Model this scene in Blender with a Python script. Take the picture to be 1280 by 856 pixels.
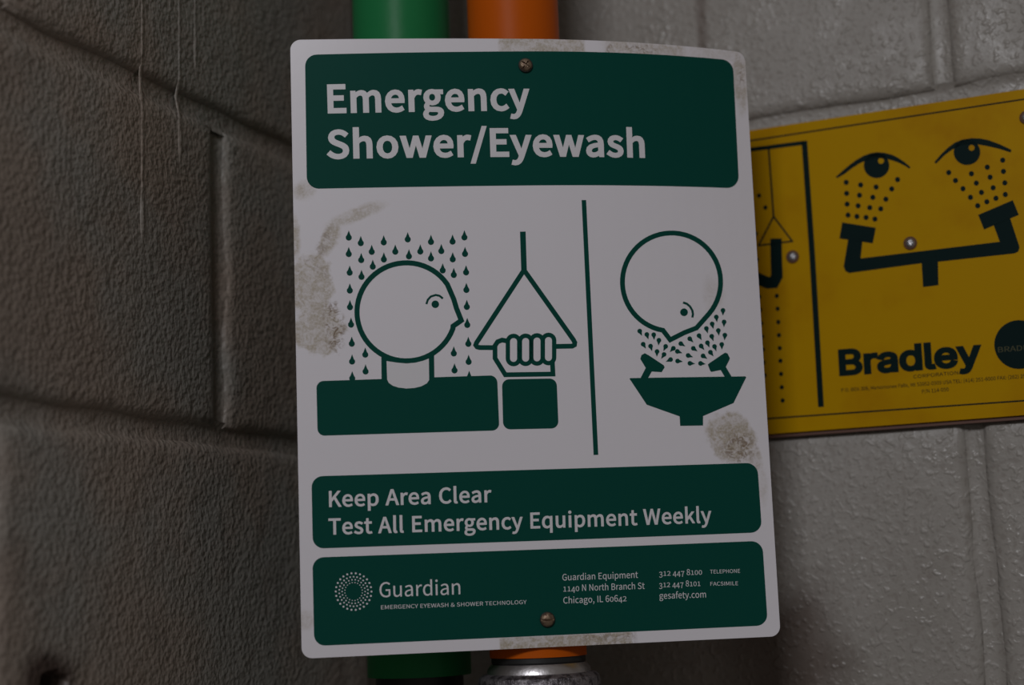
import bpy, bmesh, math, random
from mathutils import Vector, Matrix

for o in list(bpy.data.objects):
    bpy.data.objects.remove(o)
scene = bpy.context.scene
COL = scene.collection
random.seed(7)

# ------------------------------------------------------------------ camera
cam_data = bpy.data.cameras.new('camera')
cam_data.sensor_width = 36.0
cam_data.lens = 1924.6 * 36.0 / 1280.0
cam_data.clip_start = 0.02
cam_data.dof.use_dof = True
cam_data.dof.focus_distance = 0.90
cam_data.dof.aperture_fstop = 3.6
cam = bpy.data.objects.new('camera', cam_data)
COL.objects.link(cam)
PITCH, ROLL = 0.157604, -0.0383586
cam.matrix_world = (Matrix.Translation((0, 0, 1.45)) @ Matrix.Rotation(math.pi / 2 + PITCH, 4, 'X')
                    @ Matrix.Rotation(ROLL, 4, 'Z'))
scene.camera = cam

# ------------------------------------------------------------------ light
world = bpy.data.worlds.new('world')
scene.world = world
world.use_nodes = True
world.node_tree.nodes['Background'].inputs[0].default_value = (1.0, 0.90, 0.82, 1)
world.node_tree.nodes['Background'].inputs[1].default_value = 0.106


def area_light(name, loc, target, sx, sy, power, colour):
    d = bpy.data.lights.new(name, 'AREA')
    d.shape = 'RECTANGLE'
    d.size, d.size_y = sx, sy
    d.energy = power
    d.color = colour
    ob = bpy.data.objects.new(name, d)
    COL.objects.link(ob)
    ob.location = loc
    ob.rotation_euler = (Vector(target) - Vector(loc)).to_track_quat('-Z', 'Y').to_euler()
    return ob


area_light('ceiling_lamp', (-0.62, -1.85, 2.80), (0.05, 1.0, 1.6), 0.9, 0.45, 27.5, (0.96, 0.96, 1.0))

scene.view_settings.view_transform = 'Standard'
scene.view_settings.look = 'None'
scene.view_settings.gamma = 1.0
scene.view_settings.exposure = 0.0

# ------------------------------------------------------------------ helpers


def link(name, me, mat=None, parent=None, kind=None):
    ob = bpy.data.objects.new(name, me)
    COL.objects.link(ob)
    if mat is not None and not me.materials:
        me.materials.append(mat)
    if parent is not None:
        ob.parent = parent
    if kind:
        ob['kind'] = kind
    return ob


def thing(name, label, cat, loc, rotz=0.0, group=None):
    ob = bpy.data.objects.new(name, None)
    ob.empty_display_size = 0.03
    COL.objects.link(ob)
    ob.location = loc
    ob.rotation_euler = (0, 0, rotz)
    ob['label'] = label
    ob['category'] = cat
    if group:
        ob['group'] = group
    return ob


def smooth(me, angle=None):
    for p in me.polygons:
        p.use_smooth = True
    if angle:
        try:
            me.set_sharp_from_angle(angle=math.radians(angle))
        except Exception:
            pass


def to_mesh(name, bm, sm=None):
    me = bpy.data.meshes.new(name)
    bm.to_mesh(me)
    bm.free()
    if sm:
        smooth(me, sm)
    return me


def lathe(name, prof, n=64, sm=30):
    """prof: list of (r, z), lathed about the local z axis, ends capped."""
    bm = bmesh.new()
    rings = []
    for r, z in prof:
        rings.append([bm.verts.new((r * math.cos(2 * math.pi * i / n), r * math.sin(2 * math.pi * i / n), z)) for i in range(n)])
    for a, b in zip(rings[:-1], rings[1:]):
        for i in range(n):
            bm.faces.new((a[i], a[(i + 1) % n], b[(i + 1) % n], b[i]))
    bm.faces.new(rings[-1])
    bm.faces.new(rings[0][::-1])
    bmesh.ops.recalc_face_normals(bm, faces=bm.faces)
    return to_mesh(name, bm, sm)


# ------------------------------------------------------------------ materials


class Nodes:
    """Small node-graph writer."""

    def __init__(self, name):
        self.m = bpy.data.materials.new(name)
        self.m.use_nodes = True
        self.t = self.m.node_tree
        self.b = self.t.nodes['Principled BSDF']

    def n(self, kind, **kw):
        nd = self.t.nodes.new(kind)
        for k, v in kw.items():
            setattr(nd, k, v)
        return nd

    def put(self, sock, v):
        if isinstance(v, bpy.types.NodeSocket):
            self.t.links.new(v, sock)
        elif isinstance(v, (tuple, list)) and len(v) == 3 and sock.type == 'RGBA':
            sock.default_value = (*v, 1)
        else:
            sock.default_value = v

    def math(self, op, a, b=0.0, c=None, clamp=False):
        nd = self.n('ShaderNodeMath', operation=op, use_clamp=clamp)
        self.put(nd.inputs[0], a)
        self.put(nd.inputs[1], b)
        if c is not None:
            self.put(nd.inputs[2], c)
        return nd.outputs[0]

    def noise(self, vec, scale, detail=3.0, rough=0.5, dist=0.0):
        nd = self.n('ShaderNodeTexNoise')
        self.put(nd.inputs['Vector'], vec)
        nd.inputs['Scale'].default_value = scale
        nd.inputs['Detail'].default_value = detail
        nd.inputs['Roughness'].default_value = rough
        nd.inputs['Distortion'].default_value = dist
        return nd.outputs['Fac']

    def ramp(self, v, lo, hi, a=0.0, b=1.0):
        nd = self.n('ShaderNodeMapRange', interpolation_type='SMOOTHSTEP', clamp=True)
        self.put(nd.inputs['Value'], v)
        for k, x in zip(('From Min', 'From Max', 'To Min', 'To Max'), (lo, hi, a, b)):
            nd.inputs[k].default_value = x
        return nd.outputs['Result']

    def mix(self, f, a, b):
        nd = self.n('ShaderNodeMix', data_type='RGBA')
        self.put(nd.inputs[0], f)
        self.put(nd.inputs[6], a)
        self.put(nd.inputs[7], b)
        return nd.outputs[2]

    def bump(self, h, strength, dist, normal=None):
        nd = self.n('ShaderNodeBump')
        nd.inputs['Strength'].default_value = strength
        nd.inputs['Distance'].default_value = dist
        self.put(nd.inputs['Height'], h)
        if normal is not None:
            self.put(nd.inputs['Normal'], normal)
        return nd.outputs['Normal']

    def base(self, col=None, rough=None, metal=None, normal=None, spec=None):
        for k, v in (('Base Color', col), ('Roughness', rough), ('Metallic', metal), ('Normal', normal), ('Specular IOR Level', spec)):
            if v is not None:
                self.put(self.b.inputs[k], v)
        return self.m


CORNER = Vector((-0.10703, 1.11920, 0))
WALL_A = 0.39507          # azimuth of the left wall


def wall_material(name, left):
    N = Nodes(name)
    pos = N.n('ShaderNodeNewGeometry').outputs['Position']
    sub = N.n('ShaderNodeVectorMath', operation='SUBTRACT')
    N.put(sub.inputs[0], pos)
    sub.inputs[1].default_value = CORNER
    dot = N.n('ShaderNodeVectorMath', operation='DOT_PRODUCT')
    N.put(dot.inputs[0], sub.outputs[0])
    dot.inputs[1].default_value = ((-math.sin(WALL_A), -math.cos(WALL_A), 0) if left else (math.cos(WALL_A), -math.sin(WALL_A), 0))
    s = dot.outputs['Value']
    sep = N.n('ShaderNodeSeparateXYZ')
    N.put(sep.inputs[0], pos)
    z = sep.outputs['Z']
    big = N.noise(pos, 9.0, 3, 0.55)
    mid = N.noise(pos, 38.0, 4, 0.6)
    lump = N.noise(pos, 300.0 if left else 240.0, 1.0, 0.4)
    fine = N.noise(pos, 520.0, 2.0, 0.6)
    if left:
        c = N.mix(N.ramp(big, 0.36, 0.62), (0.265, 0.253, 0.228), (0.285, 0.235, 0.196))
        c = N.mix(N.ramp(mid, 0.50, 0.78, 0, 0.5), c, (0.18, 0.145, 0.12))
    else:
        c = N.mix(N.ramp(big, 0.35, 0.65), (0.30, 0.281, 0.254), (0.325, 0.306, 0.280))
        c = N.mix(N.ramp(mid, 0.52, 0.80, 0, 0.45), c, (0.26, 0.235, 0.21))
    # dirt caught in the pits of the paint
    pit = N.ramp(lump, 0.28, 0.42, 0.30, 0.0)
    c = N.mix(pit, c, (0.16, 0.13, 0.11))
    if left:
        # grime round the drilled hole
        dx = N.math('MULTIPLY', N.math('SUBTRACT', s, 0.348), 26.0)
        dz = N.math('MULTIPLY', N.math('SUBTRACT', z, 1.411), 30.0)
        rr = N.math('SQRT', N.math('ADD', N.math('MULTIPLY', dx, dx), N.math('MULTIPLY', dz, dz)))
        rr = N.math('ADD', rr, N.math('MULTIPLY', mid, 0.7))
        c = N.mix(N.ramp(rr, 0.65, 1.05, 0.9, 0.0), c, (0.045, 0.025, 0.02))
    else:
        # brown cast shadow painted on the wall below the sign, darkest at its edge
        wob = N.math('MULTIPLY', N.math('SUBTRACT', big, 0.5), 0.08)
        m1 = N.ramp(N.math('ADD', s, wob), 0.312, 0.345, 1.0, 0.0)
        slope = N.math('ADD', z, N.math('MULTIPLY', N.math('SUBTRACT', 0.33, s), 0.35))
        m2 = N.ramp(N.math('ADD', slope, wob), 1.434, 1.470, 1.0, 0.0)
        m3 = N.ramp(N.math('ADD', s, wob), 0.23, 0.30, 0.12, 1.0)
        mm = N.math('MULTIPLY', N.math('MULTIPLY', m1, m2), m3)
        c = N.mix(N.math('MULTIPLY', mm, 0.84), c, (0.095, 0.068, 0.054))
        # a thin shadow line painted down the upper course
        ds = N.math('ABSOLUTE', N.math('SUBTRACT', N.math('ADD', s, N.math('MULTIPLY', wob, 0.12)), 0.2660))
        m4 = N.math('MULTIPLY', N.ramp(ds, 0.001, 0.006, 1.0, 0.0), N.ramp(z, 1.772, 1.80, 0.0, 0.75))
        c = N.mix(m4, c, (0.14, 0.11, 0.09))
    shape = lump if left else N.ramp(lump, 0.50, 0.76)
    nb = N.bump(shape, 1.0, 0.0014 if left else 0.00042)
    nb = N.bump(fine, 0.3, 0.0005, nb)
    nb = N.bump(N.noise(pos, 60.0, 2, 0.5), 0.5, 0.0026 if left else 0.0010, nb)
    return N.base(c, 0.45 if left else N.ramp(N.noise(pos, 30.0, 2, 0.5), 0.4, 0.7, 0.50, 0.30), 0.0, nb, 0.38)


def plain(name, col, rough, metal=0.0, spec=0.5, grain=0.0, gs=300.0, spots=None):
    N = Nodes(name)
    pos = N.n('ShaderNodeNewGeometry').outputs['Position']
    c = col
    if spots:
        f = N.noise(pos, spots[1], 4, 0.65)
        c = N.mix(N.ramp(f, spots[2], spots[3]), col, spots[0])
    nb = None
    if grain:
        nb = N.bump(N.noise(pos, gs, 3, 0.6), 0.6, grain)
    return N.base(c, rough, metal, nb, spec)


def sign_face_material():
    """White enamel with brown smears and thumb marks, in sign millimetres."""
    N = Nodes('white_enamel')
    uvn = N.n('ShaderNodeUVMap')
    uvn.uv_map = 'face'
    sep = N.n('ShaderNodeSeparateXYZ')
    N.put(sep.inputs[0], uvn.outputs[0])
    U, V = sep.outputs['X'], sep.outputs['Y']
    wv = uvn.outputs[0]
    n1 = N.noise(wv, 0.09, 4, 0.6)
    n2 = N.noise(wv, 0.7, 3, 0.7)
    n3 = N.noise(wv, 0.25, 3, 0.6, 1.5)
    wob = N.math('MULTIPLY', N.math('SUBTRACT', n1, 0.5), 1.1)

    def blob(cx, cy, rx, ry, ang=0.0, soft=0.25, amt=1.0):
        ca, sa = math.cos(ang), math.sin(ang)
        dx = N.math('SUBTRACT', U, cx)
        dy = N.math('SUBTRACT', V, cy)
        a = N.math('ADD', N.math('MULTIPLY', dx, ca / rx), N.math('MULTIPLY', dy, sa / rx))
        b = N.math('ADD', N.math('MULTIPLY', dx, -sa / ry), N.math('MULTIPLY', dy, ca / ry))
        r = N.math('SQRT', N.math('ADD', N.math('MULTIPLY', a, a), N.math('MULTIPLY', b, b)))
        r = N.math('ADD', r, wob)
        return N.ramp(r, 1.0 - soft, 1.0 + soft, amt, 0.0)

    def box(x0, x1, y0, y1, soft, amt=1.0):
        w = N.math('MULTIPLY', wob, soft * 1.5)
        uu = N.math('ADD', U, w)
        m = N.math('MULTIPLY', N.ramp(uu, x0 - soft, x0 + soft), N.ramp(uu, x1 - soft, x1 + soft, 1.0, 0.0))
        m = N.math('MULTIPLY', m, N.math('MULTIPLY', N.ramp(V, y0 - 1, y0 + 1), N.ramp(V, y1 - 1, y1 + 1, 1.0, 0.0)))
        return N.math('MULTIPLY', m, amt)

    def allof(ms):
        r = ms[0]
        for k in ms[1:]:
            r = N.math('MAXIMUM', r, k)
        return r

    beige = allof([
        blob(20.5, 238.5, 10.5, 4.6, math.radians(66), 0.35, 0.85),
        blob(37, 252.5, 17, 3.8, math.radians(21), 0.4, 0.7),
        blob(9.0, 212, 13.2, 17.5, 0, 0.12, 0.85),
        blob(12.5, 186, 14.5, 14.5, 0, 0.14, 0.85),
        blob(6.5, 267, 6, 5, 0, 0.5, 0.75),
        blob(0.5, 239, 3.2, 12, 0, 0.4, 0.8),
        blob(256, 118, 15.5, 13.5, math.radians(-35), 0.16, 0.9),
        blob(268, 106, 5, 10, math.radians(20), 0.3, 0.6),
        box(121.5, 173, 344, 360, 1.2, 0.85),
        box(186, 238, 344, 360, 5, 0.7),
        box(112.5, 190, -4, 6.5, 0.8, 0.95),
        blob(275.5, 337, 5, 18, 0, 0.4, 0.75),
        box(240, 279, 349, 360, 6, 0.35),
        blob(2, 21, 5, 5, 0, 0.5, 0.5),
        blob(249, 203, 6, 11, 0, 0.5, 0.28),
        blob(274, 88, 3, 10, 0, 0.5, 0.35),
    ])
    grain = N.math('MULTIPLY', N.ramp(n2, 0.25, 0.72, 0.45, 1.0), N.ramp(N.noise(wv, 0.16, 3, 0.6, 1.0), 0.36, 0.60, 0.55, 1.1))
    dark = allof([
        blob(22.0, 188, 5.5, 14, math.radians(6), 0.35, 0.95),
        blob(13.5, 221, 10, 2.5, math.radians(-40), 0.4, 0.45),
        blob(260, 112, 9, 10, math.radians(30), 0.4, 0.8),
        blob(210, 352, 10, 2.5, 0, 0.5, 0.8),
        blob(189, 351, 1.6, 5, math.radians(-35), 0.5, 0.7),
        blob(276, 341, 2.2, 6, 0, 0.5, 0.8),
        blob(17, 236, 3.0, 9, math.radians(-24), 0.5, 0.5),
        box(160, 192, -4, 6.5, 3, 0.5),
    ])
    spk = N.ramp(n3, 0.44, 0.66)
    c = (0.80, 0.775, 0.82)
    c = N.mix(N.math('MULTIPLY', beige, grain), c, (0.41, 0.35, 0.255))
    c = N.mix(N.math('MULTIPLY', dark, spk), c, (0.21, 0.145, 0.09))
    rough = N.math('ADD', 0.30, N.math('MULTIPLY', beige, 0.3))
    return N.base(c, rough, 0.0, None, 0.4)


M_LEFT = wall_material('painted_block_left', True)
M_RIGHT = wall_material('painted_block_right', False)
M_FLOOR = plain('floor_concrete', (0.22, 0.21, 0.20), 0.8, grain=0.002, gs=90)
M_WHITE = sign_face_material()
M_PRINTW = plain('white_print', (0.74, 0.73, 0.76), 0.35, spec=0.4)
M_GREEN = plain('green_print', (0.0045, 0.066, 0.050), 0.45, spec=0.05)
M_YELLOW = plain('yellow_enamel', (0.49, 0.27, 0.0), 0.45, spec=0.03, spots=((0.42, 0.205, 0.0), 14.0, 0.45, 0.8))
M_BLACK = plain('black_green_print', (0.003, 0.014, 0.014), 0.5, spec=0.04)
M_PALE = plain('dull_yellow_print', (0.07, 0.07, 0.03), 0.4, spec=0.1)
M_GPIPE = plain('green_pipe_paint', (0.018, 0.19, 0.062), 0.36, spec=0.10, grain=0.0004, gs=60)
M_OPIPE = plain('orange_pipe_paint', (0.53, 0.098, 0.004), 0.42, spec=0.08, grain=0.0004, gs=60)
M_RUBBER = plain('black_rubber', (0.012, 0.012, 0.012), 0.5)
M_SILVER = plain('bright_steel', (0.60, 0.58, 0.59), 0.36, metal=1.0, grain=0.0003, gs=300)
M_CAST = plain('grey_cast_metal', (0.30, 0.28, 0.30), 0.45, metal=0.8, grain=0.0022, gs=420, spots=((0.10, 0.09, 0.10), 240.0, 0.45, 0.6))
M_BRASS = plain('tarnished_screw', (0.30, 0.22, 0.15), 0.45, metal=0.7, grain=0.0006, gs=700, spots=((0.14, 0.08, 0.06), 420.0, 0.45, 0.65))
M_STEEL = plain('grey_screw', (0.46, 0.46, 0.48), 0.35, metal=0.85, grain=0.0004, gs=600)
M_RUST = plain('rusty_washer', (0.10, 0.035, 0.015), 0.7, grain=0.0006, gs=600)
M_EDGE_SHADE = plain('sign_edge_shade', (0.12, 0.05, 0.03), 0.6)  # dark brown that holds the shade under the yellow sheet

# ------------------------------------------------------------------ the walls


def block_mesh(name, w, h, rnd, hole=None):
    """A painted block seen from the front: face at y=0 (wall local), softened uneven edges, body behind."""
    bm = bmesh.new()
    nx, nz = max(6, int(w / 0.016)), 12
    per = []
    for i in range(nx):
        per.append((i / nx, 0.0, 0, -1))
    for i in range(nz):
        per.append((1.0, i / nz, 1, 0))
    for i in range(nx):
        per.append((1 - i / nx, 1.0, 0, 1))
    for i in range(nz):
        per.append((0.0, 1 - i / nz, -1, 0))
    jit = [rnd.gauss(0, 0.0007) for _ in per]
    jit = [(jit[i - 1] + 2 * jit[i] + jit[(i + 1) % len(per)]) / 3 for i in range(len(per))]
    rings = []
    for inset, y in ((0.0, -0.038), (0.0, -0.0066), (0.0008, -0.0038), (0.0028, -0.0016), (0.0058, -0.0004), (0.0100, 0.0)):
        ring = []
        for (fx, fz, ex, ez), j in zip(per, jit):
            k = inset + (j if y > -0.03 else 0)
            x = (fx - 0.5) * (w - 2 * k)
            z = (fz - 0.5) * (h - 2 * k)
            ring.append(bm.verts.new((x, y, z)))
        rings.append(ring)
    n = len(per)
    for a, b in zip(rings[:-1], rings[1:]):
        for i in range(n):
            bm.faces.new((a[i], a[(i + 1) % n], b[(i + 1) % n], b[i]))
    if hole is None:
        bm.faces.new(rings[-1])
    else:
        hx, hz, rx, rz, ang = hole
        k = 26
        prev = None
        cent = []
        ca, sa = math.cos(ang), math.sin(ang)
        # ray-ordered rim of the hole, joined to the face ring
        rims = []
        for depth, sc in ((0.0, 1.0), (-0.003, 0.86), (-0.012, 0.78), (-0.034, 0.7)):
            rims.append([bm.verts.new((hx + sc * (1 + 0.14 * math.sin(3 * t) + 0.08 * math.sin(7 * t + 1)) * (rx * math.cos(t) * ca - rz * math.sin(t) * sa),
                                       depth,
                                       hz + sc * (1 + 0.14 * math.sin(3 * t) + 0.08 * math.sin(7 * t + 1)) * (rx * math.cos(t) * sa + rz * math.sin(t) * ca)))
                         for t in [2 * math.pi * q / k for q in range(k)]])
        for a, b in zip(rims[:-1], rims[1:]):
            for i in range(k):
                bm.faces.new((a[i], a[(i + 1) % k], b[(i + 1) % k], b[i]))
        bm.faces.new(rims[-1])
        eo = [bm.edges.get((rings[-1][i], rings[-1][(i + 1) % n])) for i in range(n)]
        ei = [bm.edges.get((rims[0][i], rims[0][(i + 1) % k])) for i in range(k)]
        bmesh.ops.triangle_fill(bm, edges=eo + ei, use_beauty=True, use_dissolve=False)
    bmesh.ops.recalc_face_normals(bm, faces=bm.faces)
    return to_mesh(name, bm, 50)


def joint_mesh(name, length, width, rnd, depth=0.0048):
    """A tooled mortar joint: a shallow uneven trough along x."""
    bm = bmesh.new()
    n = max(4, int(length / 0.02))
    prof = [(-0.5, -0.0022), (-0.34, -depth * 0.8), (-0.15, -depth), (0.15, -depth), (0.34, -depth * 0.85), (0.5, -0.0022)]
    rows = []
    for i in range(n + 1):
        off = rnd.gauss(0, 0.0003)
        dd = rnd.gauss(0, 0.00018)
        rows.append([bm.verts.new((length * (i / n - 0.5), y + dd, p * width + off)) for p, y in prof])
    for a, b in zip(rows[:-1], rows[1:]):
        for i in range(len(prof) - 1):
            bm.faces.new((a[i], b[i], b[i + 1], a[i + 1]))
    bmesh.ops.recalc_face_normals(bm, faces=bm.faces)
    if sum(f.normal.y for f in bm.faces) < 0:
        for f in bm.faces:
            f.normal_flip()
    return to_mesh(name, bm, 80)


BH, BL_, MJ = 0.2032, 0.4064, 0.0125


def build_wall(name, left, bed0, joint_even, extent, mat, top=2.6, hole_at=None):
    rnd = random.Random(11 if left else 23)
    ang = math.atan2(-math.cos(WALL_A), -math.sin(WALL_A)) if left else -WALL_A
    sgn = 1.0 if left else -1.0     # outward normal in local y
    M = Matrix.Translation(CORNER) @ Matrix.Rotation(ang, 4, 'Z') @ Matrix.Scale(sgn, 4, (0, 1, 0))
    # slab behind the blocks
    bm = bmesh.new()
    bmesh.ops.create_cube(bm, size=1.0)
    bmesh.ops.scale(bm, vec=(extent + (0.0 if left else 0.06), 0.02, top), verts=bm.verts)
    bmesh.ops.translate(bm, vec=(extent / 2 - (0.0 if left else 0.03), -0.049, top / 2), verts=bm.verts)
    me = to_mesh(name, bm)
    me.transform(Matrix.Scale(sgn, 4, (0, 1, 0)))
    me.update()
    wall = link(name, me, mat, kind='structure')
    wall.location = CORNER
    wall.rotation_euler = (0, 0, ang)
    flip = Matrix.Scale(sgn, 4, (0, 1, 0))

    def place(nm, me, x, z, rot=None):
        ob = link(nm, me, mat, wall)
        ob.location = (x, 0, z)
        if rot:
            ob.rotation_euler = rot
        return ob

    def fixed(me):
        if sgn < 0:
            me.transform(flip)
            me.flip_normals()
        return me

    variants = [fixed(block_mesh('block', BL_ - MJ + 0.002, BH - MJ + 0.002, rnd)) for _ in range(4)]
    cuts = {}
    k0 = -int(bed0 / BH) - 1
    k1 = int((top - bed0) / BH)
    beds = 0
    for k in range(k0, k1 + 1):
        z0, z1 = bed0 + k * BH, bed0 + (k + 1) * BH
        lo, hi = max(z0, 0.0), min(z1, top)
        if hi - lo < 0.03:
            continue
        # bed joint under this course
        if z0 > 0:
            place('mortar_joint', fixed(joint_mesh('mortar_joint', extent, MJ + 0.006, rnd)), extent / 2, z0)
        j0 = joint_even if k % 2 == 0 else joint_even + BL_ / 2
        while j0 > 0.0:
            j0 -= BL_
        x = j0
        while x < extent:
            a, b = max(x, 0.0), min(x + BL_, extent)
            if b - a > 0.02:
                full = (b - a > BL_ - 1e-4) and (hi - lo > BH - 1e-4)
                cz, cx = (lo + hi) / 2, (a + b) / 2
                inhole = hole_at and a < hole_at[0] < b and lo < hole_at[1] < hi
                if inhole:
                    me = fixed(block_mesh('block', b - a - MJ + 0.002, hi - lo - MJ + 0.002, rnd,
                                          (hole_at[0] - cx, hole_at[1] - cz, *hole_at[2:])))
                elif full:
                    me = variants[rnd.randrange(4)]
                else:
                    key = (round(b - a, 3), round(hi - lo, 3))
                    if key not in cuts:
                        cuts[key] = fixed(block_mesh('block', b - a - MJ + 0.002, hi - lo - MJ + 0.002, rnd))
                    me = cuts[key]
                place('block', me, cx, cz)
                if b < extent - 0.01:
                    hj = fixed(joint_mesh('mortar_joint', hi - lo - 0.017, MJ + 0.005, rnd))
                    place('mortar_joint', hj, b, cz, (0, math.pi / 2, 0))
            x += BL_
    return wall


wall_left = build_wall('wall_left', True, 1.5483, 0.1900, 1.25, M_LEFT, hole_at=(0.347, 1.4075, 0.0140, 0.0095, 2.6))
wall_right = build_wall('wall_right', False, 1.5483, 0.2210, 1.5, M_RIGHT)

# floor under both walls
bm = bmesh.new()
bmesh.ops.create_cube(bm, size=1.0)
bmesh.ops.scale(bm, vec=(3.2, 3.2, 0.06), verts=bm.verts)
floor = link('floor', to_mesh('floor', bm), M_FLOOR, kind='structure')
floor.location = (0.15, 0.0, -0.03)


# runs of paint that dried on the left wall, crossing the joints
def paint_run(s, z_low, z_high, r, seed):
    rnd = random.Random(seed)
    bm = bmesh.new()
    n = 60
    rows = []
    for i in range(n + 1):
        t = i / n
        z = z_low + (z_high - z_low) * t
        rad = r * (0.92 + 0.12 * rnd.random()) * (1.45 if i in (1, 2) else 1.0) * (0.4 if i == 0 else 1)
        y0 = 0.0
        for bed in (1.5483, 1.5483 + BH, 1.5483 + 2 * BH):
            y0 -= 0.0030 * math.exp(-((z - bed) / 0.0060) ** 2)
        rows.append([bm.verts.new((rad * math.cos(a) * 1.2, y0 + rad * math.sin(a) * 0.55 - 0.0002, z)) for a in [math.pi * q / 6 for q in range(7)]])
    for a, b in zip(rows[:-1], rows[1:]):
        for i in range(6):
            bm.faces.new((a[i], a[i + 1], b[i + 1], b[i]))
    bm.faces.new(rows[0])
    bmesh.ops.recalc_face_normals(bm, faces=bm.faces)
    ob = link('paint_run', to_mesh('paint_run', bm, 60), M_LEFT, wall_left)
    ob.location = (s, 0, 0)
    return ob


paint_run(0.2711, 1.652, 2.35, 0.0013, 1)
paint_run(0.2337, 1.711, 2.35, 0.0012, 2)
paint_run(0.2169, 1.774, 2.35, 0.0011, 3)

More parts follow.
